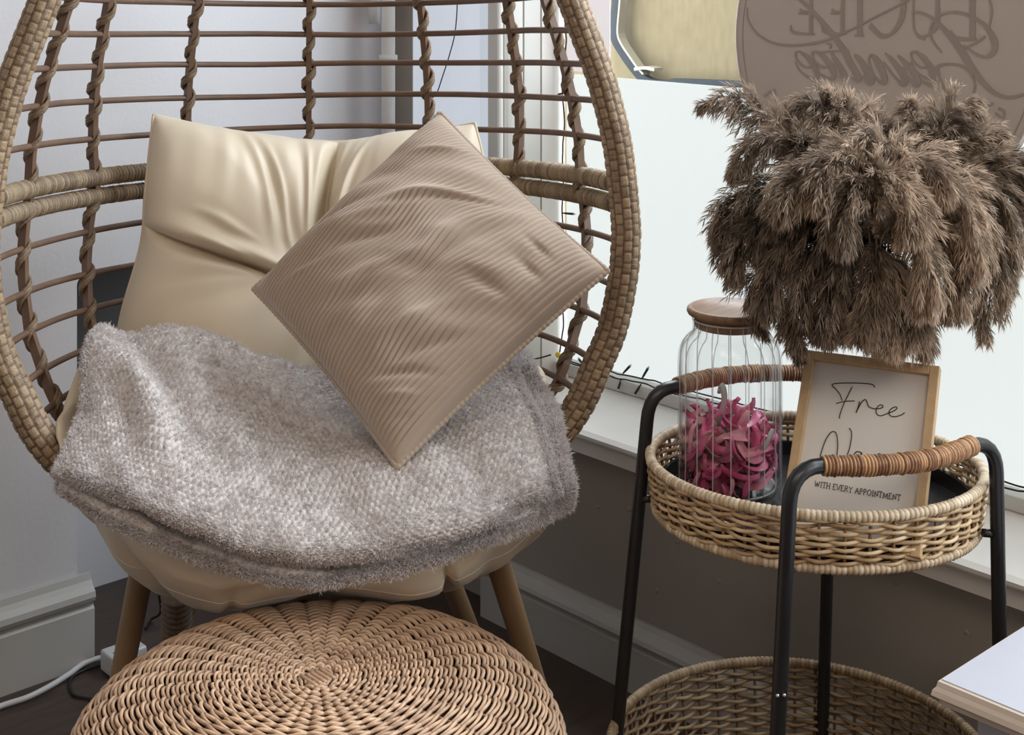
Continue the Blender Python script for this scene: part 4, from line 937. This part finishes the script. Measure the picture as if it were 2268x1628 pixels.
# serif capitals WITH EVERY APPOINTMENT
GL = {'W': [[(0, 1), (.28, 0), (.5, .8), (.72, 0), (1, 1)]], 'I': [[(.5, 0), (.5, 1)], [(.2, 1), (.8, 1)], [(.2, 0), (.8, 0)]], 'T': [[(.5, 0), (.5, 1)], [(0, .85), (0, 1), (1, 1), (1, .85)], [(.3, 0), (.7, 0)]],
      'H': [[(.1, 0), (.1, 1)], [(.9, 0), (.9, 1)], [(.1, .5), (.9, .5)], [(-.05, 0), (.25, 0)], [(.75, 0), (1.05, 0)], [(-.05, 1), (.25, 1)], [(.75, 1), (1.05, 1)]],
      'E': [[(.15, 0), (.15, 1)], [(0, 1), (.85, 1), (.85, .85)], [(.15, .52), (.65, .52)], [(0, 0), (.9, 0), (.95, .18)]], 'V': [[(0, 1), (.5, 0), (1, 1)], [(-.1, 1), (.2, 1)], [(.8, 1), (1.1, 1)]],
      'R': [[(.15, 0), (.15, 1), (.6, 1), (.8, .85), (.8, .65), (.6, .5), (.15, .5)], [(.5, .5), (1, 0)], [(0, 0), (.3, 0)]], 'Y': [[(0, 1), (.5, .5), (1, 1)], [(.5, .5), (.5, 0)], [(.3, 0), (.7, 0)]],
      'A': [[(0, 0), (.5, 1), (1, 0)], [(.2, .38), (.8, .38)], [(-.1, 0), (.15, 0)], [(.85, 0), (1.1, 0)]], 'P': [[(.15, 0), (.15, 1), (.65, 1), (.85, .85), (.85, .62), (.65, .47), (.15, .47)], [(0, 0), (.35, 0)]],
      'O': [[(.5, 1), (.15, .85), (0, .5), (.15, .15), (.5, 0), (.85, .15), (1, .5), (.85, .85), (.5, 1)]], 'N': [[(.1, 0), (.1, 1), (.9, 0), (.9, 1)], [(-.05, 0), (.25, 0)], [(.75, 1), (1.05, 1)]],
      'M': [[(.05, 0), (.12, 1), (.5, .1), (.88, 1), (.95, 0)], [(-.1, 0), (.2, 0)], [(.8, 0), (1.1, 0)]]}
adv = {'I': .45, 'W': 1.25, 'M': 1.2, 'E': .75, 'P': .78, 'T': .85, ' ': .42, 'R': .9, 'O': 1.0}
txt = 'WITH EVERY APPOINTMENT'; tot_ = sum(adv.get(ch, .92) for ch in txt); a0 = np.array(onp(1803, 1076)); a1 = np.array(onp(1995, 1108)); dirx = (a1-a0); LW = np.linalg.norm(dirx); dirx /= LW; diry = np.cross(nf_, dirx); diry *= np.sign(diry@eyf)
un = LW/tot_; x = 0; hh = un*1.15
for ch in txt:
    wd = adv.get(ch, .92)
    if ch != ' ':
        ps_ = [ribbon(resample([a0+dirx*(x+wd*.08+p[0]*wd*.80)*un+diry*(p[1]*hh-hh*.1) for p in stq], max(4, 3*len(stq))), .0006, .0003, nf_) for stq in GL[ch]]
        V, Q, T, _ = join(ps_); mesh('letter', V, Q, T, M['ink'], sheet, smooth=False)
    x += wd

# ------------------------------------------------------------------ vase with dried pampas
vc2 = np.array([.437, 1.700]); vc = C(vc2[0], vc2[1], 0)
vase = mesh('vase', *lathe([(.0005, ZFL+.0005), (.026, ZFL+.0005), (.031, ZFL+.01), (.036, ZFL+.05), (.034, ZFL+.085), (.024, ZFL+.112), (.021, ZFL+.122), (.024, ZFL+.130), (.021, ZFL+.130), (.018, ZFL+.121), (.020, ZFL+.10), (.030, ZFL+.06), (.0005, ZFL+.006)], vc, 48), mat=M['vase'])
tag(vase, 'small beige vase on the trolley tray holding the dried pampas bunch', 'vase')
mouth = np.array([vc[0], vc[1], ZFL+.125])
rg = np.random.default_rng(99)
plumes = [  # px,py spine on the photograph, depth start/end, radius, tone, strands
 ([(1810, 420), (1752, 318), (1690, 252), (1620, 216), (1556, 232)], 1.66, 1.62, .024, .30, 1500),
 ([(1880, 420), (1800, 340), (1730, 308), (1660, 330), (1625, 385)], 1.62, 1.58, .027, .22, 2400),
 ([(1900, 400), (1870, 300), (1830, 238), (1790, 232), (1758, 270)], 1.66, 1.62, .030, .34, 2600),
 ([(1930, 380), (1900, 290), (1870, 240), (1830, 250)], 1.68, 1.64, .026, .38, 2000),
 ([(1990, 400), (1960, 310), (1925, 262), (1890, 250)], 1.70, 1.68, .022, .24, 1500),
 ([(2040, 400), (2035, 310), (2020, 255), (2010, 228)], 1.70, 1.69, .018, .40, 1100),
 ([(2050, 400), (2080, 300), (2110, 240), (2140, 222), (2165, 240)], 1.68, 1.66, .027, .30, 2000),
 ([(2060, 420), (2120, 340), (2170, 300), (2215, 300)], 1.68, 1.66, .028, .32, 2000),
 ([(2080, 440), (2150, 380), (2230, 350), (2300, 372)], 1.66, 1.62, .030, .26, 2200),
 ([(1860, 460), (1770, 420), (1680, 420), (1620, 470), (1598, 540)], 1.60, 1.55, .033, .26, 2800),
 ([(1860, 480), (1780, 460), (1700, 480), (1640, 540), (1622, 610)], 1.58, 1.53, .033, .20, 2800),
 ([(1870, 490), (1800, 470), (1740, 530), (1710, 610), (1705, 690)], 1.57, 1.52, .032, .22, 2800),
 ([(1880, 500), (1830, 500), (1780, 580), (1768, 670), (1775, 760)], 1.56, 1.52, .031, .20, 2600),
 ([(1900, 520), (1870, 540), (1840, 620), (1830, 690), (1830, 740)], 1.55, 1.51, .030, .16, 2600),
 ([(1900, 440), (1850, 400), (1790, 390), (1750, 420), (1730, 470)], 1.56, 1.50, .032, .34, 2800),
 ([(1930, 420), (1900, 370), (1850, 360), (1820, 390), (1810, 450)], 1.56, 1.50, .030, .38, 2400),
 ([(1960, 400), (1960, 330), (1930, 320), (1905, 350)], 1.60, 1.54, .028, .38, 2200),
 ([(1950, 430), (1990, 370), (2030, 350), (2070, 380), (2085, 430)], 1.58, 1.52, .031, .44, 2800),
 ([(1940, 460), (1960, 400), (1990, 400), (2015, 450), (2020, 520)], 1.54, 1.49, .031, .50, 2800),
 ([(1920, 480), (1920, 430), (1890, 420), (1870, 470), (1865, 540)], 1.54, 1.49, .031, .30, 2600),
 ([(1950, 540), (1980, 500), (2030, 510), (2050, 580), (2045, 680)], 1.54, 1.48, .032, .52, 2800),
 ([(1940, 540), (1940, 560), (1935, 640), (1915, 700), (1905, 740)], 1.55, 1.50, .030, .32, 2600),
 ([(1950, 560), (1975, 600), (1985, 680), (1975, 720), (1960, 760)], 1.55, 1.52, .029, .55, 2600),
 ([(1960, 560), (2010, 620), (2025, 690), (2010, 750)], 1.56, 1.52, .028, .50, 2200),
 ([(2010, 460), (2080, 420), (2130, 430), (2155, 500), (2150, 600)], 1.57, 1.51, .033, .50, 2900),
 ([(2020, 500), (2090, 500), (2120, 560), (2118, 640), (2110, 690)], 1.56, 1.51, .030, .42, 2600),
 ([(2050, 460), (2140, 440), (2190, 490), (2200, 580), (2185, 690), (2183, 740)], 1.60, 1.56, .030, .40, 2700),
 ([(2060, 430), (2160, 400), (2220, 430), (2240, 520), (2230, 640)], 1.62, 1.58, .031, .30, 2700),
 ([(2070, 420), (2170, 370), (2250, 390), (2290, 470), (2300, 580)], 1.64, 1.62, .032, .22, 2700),
 ([(1890, 540), (1880, 600), (1870, 690), (1880, 735)], 1.60, 1.58, .026, .26, 1800),
 ([(1960, 600), (1965, 680), (1968, 730), (1962, 775)], 1.62, 1.62, .020, .75, 2000),
 ([(1940, 600), (1940, 690), (1945, 740), (1950, 780)], 1.61, 1.62, .018, .70, 1800),
 ([(1980, 600), (1988, 690), (1985, 740), (1980, 778)], 1.62, 1.63, .018, .72, 1600),
 ([(1820, 480), (1740, 560), (1690, 600), (1660, 640), (1690, 740)], 1.60, 1.57, .020, .22, 1200),
 ([(1850, 560), (1780, 620), (1745, 700), (1770, 790)], 1.58, 1.56, .018, .30, 1000),
 ([(1930, 560), (1925, 500), (1890, 500), (1850, 560), (1840, 640)], 1.60, 1.58, .030, .16, 2200),
 ([(1960, 600), (1960, 540), (1940, 500), (1900, 520)], 1.62, 1.62, .032, .14, 2000),
 ([(1990, 560), (2000, 480), (2050, 450), (2090, 500), (2090, 580)], 1.61, 1.60, .032, .16, 2200),
 ([(2040, 520), (2090, 450), (2150, 450), (2190, 500)], 1.66, 1.66, .032, .18, 2200),
 ([(1860, 520), (1800, 480), (1730, 500), (1680, 560)], 1.63, 1.62, .034, .16, 2400),
 ([(1990, 620), (2030, 680), (2050, 740), (2050, 785)], 1.58, 1.56, .017, .50, 1000),
]
def plume_mesh(sp, rad, tone0, n, rg):
    """a drooping panicle: branchlets along the spine, each feathered with fine strands"""
    P = resample(sp, 60); T_ = np.gradient(P, axis=0); T_ /= np.linalg.norm(T_, axis=1, keepdims=True)
    nb = 110; g = np.array([0, 0, -1.])
    t = np.sort(rg.random(nb)**.9); x = t*59; i = np.minimum(x.astype(int), 58); f = (x-i)[:, None]
    B = P[i]*(1-f)+P[i+1]*f; T1 = T_[i]
    rn = rg.normal(0, 1, (nb, 3)); rn -= T1*(rn*T1).sum(1, keepdims=True); rn /= np.linalg.norm(rn, axis=1, keepdims=True)
    env = np.clip(np.minimum((t+.10)/.28, (1.12-t)/.45), .22, 1)
    L = (rad*(.9+.9*rg.random(nb))*env)[:, None]
    d0 = rn*.85+T1*.75+g*.05; d0 /= np.linalg.norm(d0, axis=1, keepdims=True)
    ns = 9; pts = [B]; d = d0
    for k_ in range(ns-1):
        pts.append(pts[-1]+d*L/(ns-1)); d = d+g*.17+T1*.08; d = d/np.linalg.norm(d, axis=1, keepdims=True)
    BR_ = np.stack(pts, 1)                                   # (nb, ns, 3)
    m = max(10, int(n/nb)); bi = np.repeat(np.arange(nb), m); N_ = nb*m
    u = rg.random(N_)**.8*(ns-1.01); ui = u.astype(int); uf = (u-ui)[:, None]
    st_ = BR_[bi, ui]*(1-uf)+BR_[bi, ui+1]*uf; tg = BR_[bi, ui+1]-BR_[bi, ui]; tg /= np.linalg.norm(tg, axis=1, keepdims=True)
    r2 = rg.normal(0, 1, (N_, 3)); r2 -= tg*(r2*tg).sum(1, keepdims=True); r2 /= np.linalg.norm(r2, axis=1, keepdims=True)
    ln = (.0085+.0075*rg.random(N_))*(.75+.25*env[bi])
    d = tg*1.0+r2*(.42+.25*rg.random(N_))[:, None]; d /= np.linalg.norm(d, axis=1, keepdims=True)
    p1 = st_+d*ln[:, None]*.5; d2 = d*.8+tg*.5+g*.15; d2 /= np.linalg.norm(d2, axis=1, keepdims=True); p2 = p1+d2*ln[:, None]*.55
    sd = np.cross(d, rg.normal(0, 1, (N_, 3))); sd /= np.linalg.norm(sd, axis=1, keepdims=True); wd = (.00034+.00036*rg.random(N_))[:, None]
    V = np.stack([st_-sd*wd*.5, st_+sd*wd*.5, p1-sd*wd, p1+sd*wd, p2], 1).reshape(-1, 3)
    k = np.arange(N_)[:, None]*5; Q = k+np.array([[0, 1, 3, 2]]); Tr = k+np.array([[2, 3, 4]])
    tv = tone0*1.05-.02+(.24*rg.random(nb)-.12)[bi]+.14*rg.random(N_)-.07+.26*(u/(ns-1)-.35); tn = np.clip(np.stack([tv*.75, tv*.75, tv, tv, tv*1.25], 1).ravel(), 0, 1)
    # the branchlets themselves, thin flat stalks
    s3 = np.cross(d0, g); s3 /= np.linalg.norm(s3, axis=1, keepdims=True); s3 = s3[:, None]*.00045
    W = np.concatenate([BR_-s3, BR_+s3], 1).reshape(-1, 3); kk = np.arange(nb)[:, None, None]*2*ns+len(V); q = np.arange(ns-1)[None, :, None]
    Q = np.concatenate([Q, (kk+q+np.array([0, 1, ns+1, ns])).reshape(-1, 4)])
    return np.concatenate([V, W]), Q, Tr, np.concatenate([tn, np.full(len(W), tone0)])
for idx, (sp, z0_, z1_, rad, tone0, n) in enumerate(plumes):
    zz_ = np.linspace(z0_, z1_, len(sp)); S3 = np.array([at(x, y, Z) for (x, y), Z in zip(sp, zz_)])
    S3 = spline(S3, 60)
    own = {1: 'dark plume curling down just below the lone outlying pampas plume', 2: 'rounded bushy pampas plume topmost at the left against the round sign',
           5: 'small upright pampas tuft at the top middle of the bunch', 8: 'pampas plume arching toward the right edge of the picture',
           9: 'pampas plume on the far left side of the bunch beside the window film', 20: 'pale pampas plume hanging front and centre of the bunch',
           24: 'light bushy pampas plume at the front right of centre', 26: 'pampas plume hanging lowest at the right, its tip against the window film',
           33: 'thin pampas tuft drooping over the right side of the jar lid', 34: 'thin wispy pampas tuft hanging lowest at left between jar and framed print',
           40: 'small pampas tuft hanging above the right top corner of the framed print'}
    if idx in own: lab, grp = own[idx], None
    elif idx == 0: lab, grp = 'lone pampas plume arching out furthest left in front of the window film', None
    elif idx == 6: lab, grp = 'upright reddish pampas plume at the top right of the bunch', None
    elif idx in (30, 31, 32): lab, grp = 'pale cream pampas tuft hanging low behind the framed print', 'pale low pampas tufts'
    else: lab, grp = 'brown dried pampas plume in the crowded bunch above the trolley', 'brown pampas plumes in the vase'
    root = empty('pampas_stem', mouth+np.array([rg.uniform(-.008, .008), rg.uniform(-.008, .008), -.06]), lab, 'pampas', grp)
    b0 = np.array(root.location); top = S3[0]; midp = (mouth+top)/2+np.array([0, 0, .03])
    SP = spline([b0, mouth+(b0-mouth)*np.array([.6, .6, 0])+np.array([0, 0, .01]), midp, top, S3[12], S3[30], S3[-1]], 60)
    mesh('stem', *tube(SP, np.linspace(.0016, .0006, 60), 6)[:3], mat=M['stem'], parent=root)
    V, Q, T, tn = plume_mesh(S3, rad, tone0, int(n*2.35), rg)
    mesh('plume', V, Q, T, M['pampas'], root, tone=tn)

# ------------------------------------------------------------------ fairy lights, wires, extension lead
fl_ = empty('fairy_lights', onU(1240, 800, 1.79), 'black fairy light cable running down the window edge and along the sill rail', 'fairy lights')
def wire(nm, pts, r, parent, m=M['wire'], n=None, wob=.0, seed=0):
    P = spline(np.array(pts), (n or len(pts)*14)); 
    if wob: 
        g = np.random.default_rng(seed); P = P+np.stack([vn(P*60+k*3, seed+k) for k in range(3)], -1)*wob
    return mesh(nm, *tube(P, r, 6)[:3], mat=m, parent=parent)
wire('cable', [onU(x, y, 1.795) for x, y in ((1252, -60), (1250, 40), (1254, 90), (1247, 160), (1246, 210), (1250, 270), (1246, 330), (1248, 400), (1245, 470), (1249, 540), (1246, 640), (1247, 720), (1240, 780))], .0013, fl_, wob=.0012)
wire('cable', [onU(x, y, 1.79) for x, y in ((1238, 786), (1262, 800), (1300, 812), (1345, 823), (1400, 833), (1470, 850), (1560, 874), (1700, 910), (1900, 965), (2100, 1022), (2230, 1068), (2300, 1090))], .0013, fl_, wob=.0015, n=240)
wire('cable', [onU(x, y, 1.788) for x, y in ((1242, 792), (1270, 806), (1310, 815), (1360, 836), (1420, 848), (1480, 868), (1600, 896), (1800, 948), (2050, 1018), (2225, 1078), (2300, 1098))], .0013, fl_, wob=.0020, n=240, seed=5)
wire('cable', [onU(x, y, 1.70) for x, y in ((1110, 790), (1160, 796), (1190, 794), (1220, 786))], .0013, fl_)
for (x0, y0, x1, y1) in ((1380, 827, 1395, 811), (1422, 838, 1435, 816), (1376, 840, 1369, 862), (1420, 851, 1406, 873), (1249, 364, 1233, 363), (1247, 472, 1270, 474), (1244, 207, 1236, 210), (1247, 95, 1236, 100), (1254, 800, 1244, 820), (1290, 806, 1282, 795), (1240, 800, 1256, 806)):
    a = onU(x0, y0, 1.79); b = onU(x1, y1, 1.775)
    if (x1, y1) in ((1233, 363), (1236, 210), (1236, 100), (1270, 474)): b = onU(x1, y1, 1.793); a = onU(x0, y0, 1.795)
    bb = mesh('bulb_holder', *tube(np.array([a, a+(b-a)*.3, b]), np.array([.0012, .0019, .0021]), 8)[:3], mat=M['wire'], parent=fl_)
    mesh('bulb', *tube(np.array([b, b+(b-a)*.16]), .0014, 8)[:3], mat=M['bulb'], parent=bb)
c = onU(1236, 786, 1.775)
mesh('bauble', *lathe([(.0003, c[2]-.0052), (.003, c[2]-.0045), (.005, c[2]-.001), (.0052, c[2]+.001), (.0035, c[2]+.0044), (.0003, c[2]+.0053)], c, 20), mat=M['gold'], parent=fl_)
tw = wire('hanging_wire', [onU(x, y, 1.655) for x, y in ((1014, -120), (1013, 0), (1008, 70), (996, 120), (980, 170), (968, 205), (958, 216), (946, 220), (943, 250), (940, 300), (938, 420))], .0010, None, n=90)
tag(tw, 'thin dark wire hanging in front of the narrow frosted side pane', 'wire')
def fz_(px, py, z):
    Z = (HC-z)*F/(py+80); return at(px, py, Z)
lead = wire('white_cable', [fz_(x, y, .007) for x, y in ((-160, 1640), (-60, 1595), (0, 1565), (60, 1545), (110, 1520), (150, 1495), (185, 1470), (215, 1459), (228, 1458))], .0048, None, M['plastic'], n=80)
tag(lead, 'thick white mains cable lying along the left skirting board', 'cable')
bw = wire('black_cable', [fz_(x, y, .003) for x, y in ((225, 1472), (185, 1485), (160, 1500), (155, 1520), (165, 1540), (200, 1548), (260, 1560))], .0022, None, n=60)
tag(bw, 'thin black cable looping on the floor beside the woven stool', 'cable')
bw = wire('black_cable', [fz_(352, 1318, .09), fz_(356, 1345, .05), fz_(352, 1362, .02), fz_(335, 1372, .004), fz_(322, 1392, .003)], .0022, None, n=60)
tag(bw, 'thin black cable drooping behind the left chair leg', 'cable')
ec = fz_(217, 1435, .034); ex0 = 1.040; ey1 = ec[1]-.006
strip = empty('extension_block', (ex0+.1, ey1-.026, 0), 'white extension lead block on the floor between the skirting end and the chair leg', 'extension lead')
bevel(mesh('casing', *box(ex0, ex0+.062, ey1-.040, ey1, .001, .034), mat=M['plastic'], parent=strip, smooth=False), .004, 3)
for k in range(1):
    for (dx, dy, hx, hy) in ((0, .010, .0015, .004), (-.011, -.007, .0035, .0013), (.011, -.007, .0035, .0013)):
        mesh('socket_slot', *box(ex0+.024+k*.05+dx-hx, ex0+.024+k*.05+dx+hx, ey1-.020+dy-hy, ey1-.020+dy+hy, .0338, .0344), mat=M['wire'], parent=strip, smooth=False)

# ------------------------------------------------------------------ white table corner, lower right
ZT = .47
cnr = fz_(2065, 1520, ZT-.006)
tx0, ty1 = cnr[0], cnr[1]
tb = empty('white_table', (tx0+.13, ty1-.35, 0), 'white painted table with a moulded cream edge at the lower right corner', 'table')
prf = [(0, 0), (.0, -.004), (-.004, -.006), (-.006, -.011), (-.001, -.016), (.003, -.022), (.005, -.026), (.010, -.028)]
# moulded edge along the two visible sides
TL, TWD = .80, .26
lay = []
steps = [(.006, 0), (.0035, -.0012), (.0025, -.006), (0, -.009), (-.001, -.014), (.004, -.018), (.006, -.023), (.012, -.026)]
V = []
for off, dz in steps:
    V += [(tx0+off, ty1-off, ZT+dz), (tx0+TWD-off, ty1-off, ZT+dz), (tx0+TWD-off, ty1-TL+off, ZT+dz), (tx0+off, ty1-TL+off, ZT+dz)]
ns = len(steps); Q = [(i*4+j, i*4+(j+1) % 4, (i+1)*4+(j+1) % 4, (i+1)*4+j) for i in range(ns-1) for j in range(4)]
mesh('edge_moulding', V, Q, None, M['tablewood'], tb, smooth=False)
mesh('top', *box(tx0+.006, tx0+TWD-.006, ty1-TL+.006, ty1-.006, ZT-.02, ZT+.0006), mat=M['table'], parent=tb, smooth=False)
mesh('apron', *box(tx0+.030, tx0+TWD-.03, ty1-TL+.03, ty1-.030, ZT-.10, ZT-.022), mat=M['tablewood'], parent=tb, smooth=False)
for dx in (.028, TWD-.06):
    for dy in (.028, TL-.06):
        bevel(mesh('leg', *box(tx0+dx, tx0+dx+.034, ty1-dy-.034, ty1-dy, 0, ZT-.03), mat=M['table'], parent=tb, smooth=False), .003)
